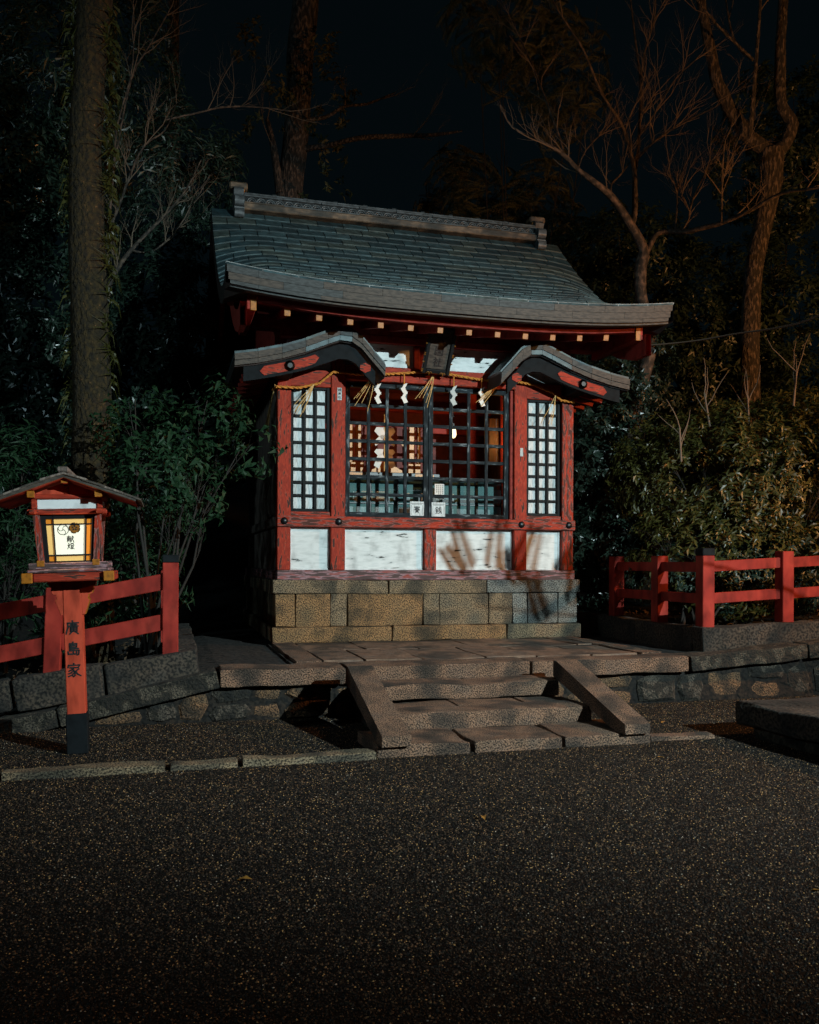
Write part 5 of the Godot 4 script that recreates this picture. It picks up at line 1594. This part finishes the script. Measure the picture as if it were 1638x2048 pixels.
func limb_shape(s: Shape, data: Array, sides: int, rough: float, f: FastNoiseLite, origin: Vector3) -> Array:
	var cv := Curve3D.new()
	var rad := []
	var n := data.size() / 4
	for i in n:
		cv.add_point(Vector3(data[i * 4], data[i * 4 + 1], data[i * 4 + 2]) - origin)
		rad.append(data[i * 4 + 3])
	for i in n:
		var a := cv.get_point_position(maxi(i - 1, 0))
		var b := cv.get_point_position(mini(i + 1, n - 1))
		var d := (b - a) / 6.0
		cv.set_point_in(i, -d)
		cv.set_point_out(i, d)
	var p := PackedVector3Array()
	var r := PackedFloat32Array()
	for i in n - 1:
		var cuts := 3
		for k in cuts:
			p.append(cv.sample(i, k / float(cuts)))
			r.append(lerpf(rad[i], rad[i + 1], k / float(cuts)))
	p.append(cv.get_point_position(n - 1))
	r.append(rad[n - 1])
	s.tube(p, r, sides, rough, f)
	return [p, r]


func twig(s: Shape, a: Vector3, dir: Vector3, long: float, r: float, depth: int) -> void:
	var p := PackedVector3Array([a])
	var rr := PackedFloat32Array([r])
	var d := dir
	var segs := 4
	for i in segs:
		d = (d + Vector3(rng.randf_range(-0.28, 0.28), rng.randf_range(-0.15, 0.26), rng.randf_range(-0.28, 0.28))).normalized()
		p.append(p[i] + d * long / segs)
		rr.append(r * (1.0 - 0.17 * (i + 1)))
	s.tube(p, rr, 4 if r < 0.012 else 5, 0.0, null, false)
	if depth <= 0:
		return
	for k in rng.randi_range(3, 4):
		var i := rng.randi_range(1, segs)
		var side := Vector3(rng.randf_range(-1, 1), rng.randf_range(-0.3, 0.8), rng.randf_range(-1, 1)).normalized()
		twig(s, p[i], (d * 0.9 + side * 0.75).normalized(), long * rng.randf_range(0.45, 0.7), rr[i] * 0.62, depth - 1)


func tree(called: String, label: String, group: String, limbs: Array, bark: Material, sides: int, rough: float, tw := 0, tlen := 0.7, tdepth := 2, skip := 1) -> Node3D:
	var o := Node3D.new()
	o.name = numbered(called)
	add_child(o)
	tag(o, label, "tree", group)
	var origin := Vector3(limbs[0][0], limbs[0][1], limbs[0][2])
	o.position = origin
	var f := noise(FastNoiseLite.TYPE_SIMPLEX_SMOOTH, 3.0, 3, 91)
	var spots := []
	for i in limbs.size():
		var s := Shape.new()
		var pr := limb_shape(s, limbs[i], sides if i == 0 else maxi(6, sides - 6), rough, f, origin)
		part(o, "trunk" if i == 0 else "limb", s.mesh(), bark)
		if i >= skip:
			spots.append(pr)
	if tw > 0:
		var s := Shape.new()
		for pr in spots:
			var p: PackedVector3Array = pr[0]
			var r: PackedFloat32Array = pr[1]
			var n := p.size()
			for k in tw:
				var i := rng.randi_range(int(n * 0.35), n - 1)
				var d := (p[i] - p[maxi(i - 1, 0)]).normalized()
				var side := Vector3(rng.randf_range(-1, 1), rng.randf_range(-0.2, 0.9), rng.randf_range(-1, 1)).normalized()
				twig(s, p[i], (d + side * 0.8).normalized(), tlen * rng.randf_range(0.5, 1.2), maxf(minf(r[i] * 0.6, 0.013), 0.005), tdepth)
		part(o, "twigs", s.mesh(), M.twig).set_meta("kind", "stuff")
	return o


func foliage(parent: Node, called: String, balls: Array, count: int, mesh: Mesh, m: Material, size := Vector2(0.7, 1.3), gap := 0.0, fq := 1.4, drop := 0.0) -> void:
	# shoots spread through the balls (x, y, z, rx, ry, rz), bunched, with gaps between the bunches
	var f := noise(FastNoiseLite.TYPE_SIMPLEX_SMOOTH, fq, 2, rng.randi())
	var put := []
	var tries := 0
	var total := 0.0
	for b in balls:
		total += b[3] * b[4] * b[5]
	while put.size() < count and tries < count * 12:
		tries += 1
		var pick := rng.randf() * total
		var b: Array = balls[0]
		for q in balls:
			b = q
			pick -= q[3] * q[4] * q[5]
			if pick <= 0:
				break
		var d := Vector3(rng.randfn(), rng.randfn(), rng.randfn()).normalized() * pow(rng.randf(), 0.22)
		var p := Vector3(b[0], b[1], b[2]) + Vector3(d.x * b[3], d.y * b[4], d.z * b[5])
		if f.get_noise_3dv(p) < gap + 0.18 * d.length_squared() - 0.1:
			continue
		var up := (d * 1.1 + Vector3(rng.randf_range(-0.5, 0.5), 0.55 - drop, rng.randf_range(-0.5, 0.5))).normalized()
		var x := up.cross(Vector3(rng.randf_range(-1, 1), 0.1, rng.randf_range(-1, 1))).normalized()
		put.append(Transform3D(Basis(x, up, x.cross(up)).scaled(Vector3.ONE * rng.randf_range(size.x, size.y)), p))
	var mm := MultiMesh.new()
	mm.transform_format = MultiMesh.TRANSFORM_3D
	mm.mesh = mesh
	mm.instance_count = put.size()
	for i in put.size():
		mm.set_instance_transform(i, put[i])
	var o := MultiMeshInstance3D.new()
	o.name = called
	o.multimesh = mm
	o.material_override = m
	parent.add_child(o, true)
	o.set_meta("kind", "stuff")


func bush(called: String, label: String, category: String, group: String, base: Vector3, balls: Array, count: int, mesh: Mesh, m: Material, gap := 0.0, stems := 6, size := Vector2(0.7, 1.3), fq := 1.4) -> Node3D:
	var o := Node3D.new()
	o.name = numbered(called)
	add_child(o)
	o.position = base
	tag(o, label, category, group)
	var local := []
	for b in balls:
		local.append([b[0] - base.x, b[1] - base.y, b[2] - base.z, b[3], b[4], b[5]])
	var s := Shape.new()
	for i in stems:
		var b: Array = local[i % local.size()]
		var e := Vector3(b[0] + rng.randf_range(-0.6, 0.6) * b[3], b[1] + rng.randf_range(-0.1, 0.9) * b[4], b[2] + rng.randf_range(-0.6, 0.6) * b[5])
		var a := Vector3(rng.randf_range(-0.15, 0.15), 0, rng.randf_range(-0.15, 0.15))
		var mid := a.lerp(e, 0.5) + Vector3(rng.randf_range(-0.15, 0.15), 0.15, rng.randf_range(-0.15, 0.15))
		s.tube(PackedVector3Array([a, a.lerp(mid, 0.5) + Vector3(0, 0.05, 0), mid, mid.lerp(e, 0.5), e]), PackedFloat32Array([0.022, 0.018, 0.014, 0.010, 0.005]), 6)
		for k in 3:
			twig(s, mid.lerp(e, 0.3 * k), (e - mid).normalized(), 0.5, 0.008, 1)
	part(o, "stems", s.mesh(), M.stem)
	foliage(o, "crown", local, count, mesh, m, size, gap, fq)
	return o


func plants() -> void:
	rng.seed = 61
	var small := sprig(9, 0.085, 0.036, 0.12, 1)
	var glossy := sprig(8, 0.11, 0.045, 0.12, 2)
	var broad := sprig(7, 0.20, 0.068, 0.26, 3, false, 0.45)
	var slim := sprig(9, 0.15, 0.032, 0.20, 4)
	var spray := frond(0.42, 5)
	# the mossy trunk behind the lantern, with ferns growing on it
	var mo := tree("mossy_tree", "thick upright mossy tree trunk rising behind the lantern", "", MOSSY, M.moss_bark, 26, 0.10)
	var blade := Shape.new()
	for i in 9:
		leaf(blade, Transform3D(Basis(Vector3.UP, i * 0.7 + 0.2) * Basis(Vector3.RIGHT, 0.5 - 0.1 * (i % 4)), Vector3.ZERO), 0.30 + 0.03 * (i % 3), 0.02, 0.45)
	var bm := blade.mesh()
	var ferns := MultiMesh.new()
	ferns.transform_format = MultiMesh.TRANSFORM_3D
	ferns.mesh = bm
	ferns.instance_count = 200
	for i in 200:
		var y := rng.randf_range(2.6, 9.0)
		var a := rng.randf_range(-0.9, 0.25) + (PI + 0.65 if rng.randf() < 0.68 else 0.0)
		var out := Vector3(cos(a), 0, sin(a))
		var p := Vector3(0.0, y, 0) + out * 0.21
		var x := Vector3.UP.cross(out).normalized()
		ferns.set_instance_transform(i, Transform3D(Basis(x, (out + Vector3(0, 0.5, 0)).normalized(), x.cross((out + Vector3(0, 0.5, 0)).normalized())).scaled(Vector3.ONE * rng.randf_range(0.5, 1.1)), p))
	var fo := MultiMeshInstance3D.new()
	fo.name = "ferns"
	fo.multimesh = ferns
	fo.material_override = M.leaf_olive
	mo.add_child(fo)
	fo.set_meta("kind", "stuff")
	# the trunk behind the roof with leaves about it
	var re := tree("rear_tree", "tall reddish tree trunk with leafy shoots standing behind the shrine roof ridge", "", REAR, M.bark, 20, 0.12, 2, 0.9, 2, 1)
	var o := re.position
	var far := sprig(9, 0.12, 0.05, 0.14, 12)
	foliage(re, "crown", [[-2.95 - o.x, 10.7 - o.y, -17.0 - o.z, 0.6, 1.25, 0.6], [-1.6 - o.x, 10.5 - o.y, -17.3 - o.z, 0.5, 1.3, 0.6], [-1.75 - o.x, 8.6 - o.y, -17.0 - o.z, 0.45, 0.4, 0.5], [-2.5 - o.x, 15.5 - o.y, -17.5 - o.z, 3.0, 1.8, 2.5]], 1100, far, M.leaf_needle, Vector2(1.0, 1.6), -0.1, 0.9)
	tree("bare_maple", "slender bare maple with spreading orange lit branches beside the shrine eave", "", MAPLE, M.bark_smooth, 12, 0.08, 9, 0.75, 2, 1)
	tree("forked_tree", "stout forked tree with two rising limbs above the bush", "", FORKED, M.bark, 18, 0.14, 2, 0.9, 2, 3)
	tree("bare_shrub_tree", "thin bare grey branches spreading beside the mossy trunk", "", BARE, M.bark_smooth, 8, 0.05, 8, 0.8, 2, 0)
	tree("straight_trunk", "straight dark tree trunk standing deep in the wood past the mossy trunk", "", STEM, M.bark, 14, 0.08)
	# shrubs near the fences
	var yb := 0.45
	bush("broadleaf_shrub", "broad-leaved green shrub leaning over the red fence end post", "shrub", "", Vector3(-2.95, yb, -9.95), [[-2.75, 2.45, -9.8, 0.50, 0.42, 0.4], [-2.35, 2.15, -9.7, 0.28, 0.26, 0.3], [-3.0, 2.9, -10.0, 0.5, 0.45, 0.4]], 150, broad, M.leaf_broad, -0.15, 8, Vector2(0.55, 0.9), 2.2)
	bush("broadleaf_shrub", "slender broad-leaved sprays reaching against the shrine flank", "shrub", "", Vector3(-2.95, yb, -10.3), [[-1.85, 2.75, -10.1, 0.24, 0.26, 0.25], [-2.3, 3.1, -10.5, 0.3, 0.45, 0.35]], 55, broad, M.leaf_broad, -0.1, 2, Vector2(0.55, 0.9), 2.5)
	bush("garden_shrub", "dark leafy shrub behind the lantern roof on its right", "shrub", "", Vector3(-3.2, yb, -10.8), [[-3.2, 2.2, -10.8, 0.5, 0.8, 0.5], [-3.3, 1.3, -10.6, 0.6, 0.6, 0.4]], 240, slim, M.leaf_broad, -0.1, 8)
	bush("garden_shrub", "dark leafy shrub behind the sloping fence and the lantern post", "shrub", "", Vector3(-5.0, yb - 0.3, -10.6), [[-4.9, 2.1, -10.8, 0.9, 1.0, 0.6], [-4.6, 1.0, -10.2, 1.0, 0.5, 0.4]], 380, slim, M.leaf_broad, -0.1, 8)
	bush("olive_bush", "large rounded olive-green bush glowing warm behind the corner fence", "bush", "", Vector3(4.6, yb + 0.1, -12.4), [[4.6, 2.6, -12.3, 1.25, 1.1, 0.9], [5.5, 2.9, -12.4, 1.0, 1.05, 0.9], [3.75, 2.75, -12.7, 0.8, 0.85, 0.8], [4.3, 1.6, -12.0, 1.3, 0.8, 0.8], [6.4, 2.6, -12.6, 0.9, 1.4, 0.9]], 3600, small, M.leaf_olive, -0.12, 16, Vector2(0.8, 1.4), 1.0)
	bush("side_shrub", "dark evergreen shrub filling the gap between shrine and olive bush", "shrub", "", Vector3(3.0, yb, -13.6), [[3.0, 3.2, -13.6, 0.7, 1.6, 0.7], [2.95, 1.6, -13.2, 0.7, 0.9, 0.6], [3.4, 4.6, -14.0, 0.8, 0.9, 0.7]], 1300, glossy, M.leaf_glossy, -0.05, 8)
	bush("low_shrub", "low leafy shrub on the soil behind the corner fence", "shrub", "", Vector3(3.7, yb + 0.1, -11.6), [[3.9, 1.35, -11.7, 1.1, 0.5, 0.5], [5.2, 1.4, -11.9, 0.9, 0.5, 0.5]], 500, small, M.leaf_dark, -0.05, 8)
	# twigs of pruned shoots standing out of the bush
	var tw := Node3D.new()
	tw.name = numbered("pruned_shoots")
	add_child(tw)
	tw.position = Vector3(4.6, 3.35, -11.9)
	tag(tw, "upright forked bare shoots sticking out above the olive bush", "shoots")
	for q in [[0.05, 0.0, 1.0], [0.5, 0.25, 1.1], [1.1, 0.3, 1.15], [1.5, 0.35, 1.1], [-0.55, 0.0, 0.9], [2.0, 0.4, 1.1], [-1.0, -0.5, 0.8]]:
		var s := Shape.new()
		var a := Vector3(q[0], q[1], rng.randf_range(-0.2, 0.3))
		var b := a + Vector3(rng.randf_range(-0.1, 0.1), 0.45, 0)
		s.tube(PackedVector3Array([a, (a + b) / 2, b]), PackedFloat32Array([0.016, 0.014, 0.013]), 6)
		for k in 4:
			twig(s, b.lerp(a, 0.2 * k), Vector3(rng.randf_range(-0.7, 0.7), 1, rng.randf_range(-0.3, 0.3)).normalized(), 0.55 * q[2], 0.010, 0)
		part(tw, "shoot", s.mesh(), M.twig)
	# evergreens behind
	for q in [
		["glossy_evergreen", "tall evergreen with glinting glossy leaves at the left edge of the wood", -5.9, -13.6, [[-5.7, 5.6, -13.6, 1.1, 2.2, 0.8], [-5.2, 3.6, -13.4, 1.0, 1.4, 0.8], [-6.6, 7.6, -13.8, 1.2, 1.6, 0.9], [-6.3, 2.6, -13.3, 1.2, 1.2, 0.8]], 3000, "glossy", "leaf_glossy", -0.05],
		["glossy_evergreen", "dark evergreen between the mossy trunk and the shrine gable", -3.9, -14.0, [[-3.8, 5.0, -13.8, 0.9, 1.5, 0.8], [-3.2, 3.6, -13.4, 0.8, 1.1, 0.7], [-4.4, 3.2, -13.2, 0.8, 1.3, 0.7]], 1700, "glossy", "leaf_glossy", -0.02],
		["glossy_evergreen", "sparse dark evergreen crown high above the lantern", -5.4, -14.6, [[-5.4, 9.4, -14.2, 1.6, 1.6, 1.0], [-4.2, 8.0, -15.0, 1.2, 1.2, 0.9]], 1100, "slim", "leaf_dark", 0.05],
		["dense_evergreen", "dense dark evergreen behind the bare maple trunk", 4.4, -16.5, [[3.9, 5.0, -16.0, 1.3, 1.8, 0.9], [5.6, 5.6, -16.5, 1.5, 1.8, 0.9], [4.2, 7.2, -16.8, 1.2, 1.0, 0.9]], 2400, "glossy", "leaf_dark", 0.0],
		["dense_evergreen", "dense dark evergreen crown behind the forked tree", 7.4, -17.0, [[7.2, 6.2, -17.0, 1.3, 2.2, 1.0], [7.4, 9.6, -17.4, 1.4, 1.8, 1.0], [6.6, 4.2, -16.0, 1.2, 1.2, 0.9]], 1800, "glossy", "leaf_dark", 0.05],
	]:
		bush(q[0], q[1], "tree", "evergreens at the wood edge", Vector3(q[2], 0.9, q[3]), q[4], q[5], {"glossy": glossy, "slim": slim}[q[6]], M[q[7]], q[8], 5, Vector2(0.9, 1.7))
	for q in [["small cedar with drooping sprays above the middle of the roof ridge", 1.1, -19.0, [[1.05, 9.3, -19.0, 0.95, 1.3, 0.8], [1.9, 8.6, -18.8, 0.8, 0.8, 0.7]], 420], ["cedar with drooping sprays above the end of the roof ridge", 2.9, -19.2, [[2.8, 9.0, -19.0, 0.9, 1.2, 0.8], [3.5, 8.0, -18.6, 0.9, 0.8, 0.7]], 320], ["high cedar crown hanging into the top of the view over the maple", 2.2, -17.6, [[1.8, 12.0, -17.2, 1.2, 1.2, 0.9], [3.0, 11.2, -17.5, 1.0, 1.4, 0.9]], 420]]:
		bush("cedar", q[0], "tree", "cedars behind the shrine", Vector3(q[1], 1.6, q[2]), q[3], q[4], spray, M.leaf_needle, -0.1, 5, Vector2(0.9, 1.6))
	# a tree near the floodlight; its low shoots throw the leaf shadows on the wall boards and plinth
	rng.seed = 97
	var lt := Node3D.new()
	lt.name = "path_tree"
	add_child(lt)
	lt.transform = SITE * Transform3D(Basis(), Vector3(5.4, -0.5, 7.3))
	tag(lt, "leafy young tree growing beside the path near the floodlight", "tree")
	var s := Shape.new()
	s.tube(v3([0, 0, 0, 0.05, 1.4, 0, 0.2, 2.5, 0.05, 0.3, 3.6, 0.0, 0.5, 4.9, 0.1]), PackedFloat32Array([0.09, 0.075, 0.06, 0.045, 0.02]), 10)
	s.tube(v3([0.15, 2.3, 0.05, -0.9, 2.85, 0.0, -1.9, 3.15, -0.1, -2.9, 3.22, -0.2]), PackedFloat32Array([0.035, 0.02, 0.012, 0.004]), 7)
	part(lt, "trunk", s.mesh(), M.bark_smooth)
	var sh := Shape.new()
	# pinnate shoots rising from the branch, across the beam
	for q in [[-2.85, 3.28, 0.42, -0.3], [-2.72, 3.26, 0.50, 0.1], [-2.55, 3.30, 0.40, 0.5], [-2.95, 3.18, 0.30, -0.6], [-2.42, 3.22, 0.52, 0.25], [-2.62, 3.10, 0.36, -0.15], [-2.28, 3.18, 0.40, 0.6], [-2.15, 3.10, 0.45, 0.1], [-2.02, 3.05, 0.4, 0.45], [-2.35, 2.98, 0.4, -0.3], [-1.9, 2.95, 0.42, 0.2]]:
		var a := Vector3(q[0], q[1] + 0.22, rng.randf_range(-0.3, 0.3))
		var d := Vector3(q[3], 1, rng.randf_range(-0.2, 0.2)).normalized()
		for i in 8:
			var f := i / 8.0
			var at: Vector3 = a + d * q[2] * 0.8 * f
			for sd in [-1, 1]:
				var b := Basis(Vector3.BACK, -sd * 0.7 - q[3] * 0.8) * Basis(Vector3.RIGHT, PI / 2 - 0.2)
				leaf(sh, Transform3D(b, at), 0.115 * (1.1 - 0.45 * f), 0.036, 0.1)
	part(lt, "shoots", sh.mesh(), M.leaf_olive).set_meta("kind", "stuff")
	foliage(lt, "crown", [[0.5, 4.6, 0.3, 0.9, 0.8, 0.9]], 260, glossy, M.leaf_dark)
	# leaf litter on the soil behind the fences
	var lit := MultiMesh.new()
	lit.transform_format = MultiMesh.TRANSFORM_3D
	lit.mesh = leaf_mesh(0.10, 0.04, 0.3)
	lit.instance_count = 1500
	for i in 1500:
		var x := rng.randf_range(2.7, 7.0) if i % 3 else rng.randf_range(-6.5, -3.3)
		var z := rng.randf_range(-3.0, 1.95)
		lit.set_instance_transform(i, SITE * Transform3D(Basis.from_euler(Vector3(rng.randf_range(-0.5, 0.5), rng.randf() * TAU, rng.randf_range(-0.5, 0.5))).scaled(Vector3.ONE * rng.randf_range(0.6, 1.2)), Vector3(x, rise(x) + 0.03 + rng.randf() * 0.04, z)))
	var lo := MultiMeshInstance3D.new()
	lo.name = "leaf_litter"
	lo.multimesh = lit
	lo.material_override = M.leaf_litter
	add_child(lo)
	tag(lo, "brown leaf litter scattered on the soil behind the red fences", "leaf litter", "", "stuff")
	# cable from the eave
	var cb := Shape.new()
	var org := Vector3(CABLE[0][0], CABLE[0][1], CABLE[0][2])
	limb_shape(cb, CABLE[0], 6, 0.0, null, org)
	var co := part(self, numbered("cable"), cb.mesh(), M.twig, org)
	tag(co, "thin sagging cable running from the shrine eave end off over the bush", "cable")


func _ready() -> void:
	rng.seed = 1
	materials()
	view()
	lamps()
	grounds()
	terrace()
	fences()
	shrine()
	fittings()
	lantern()
	plants()
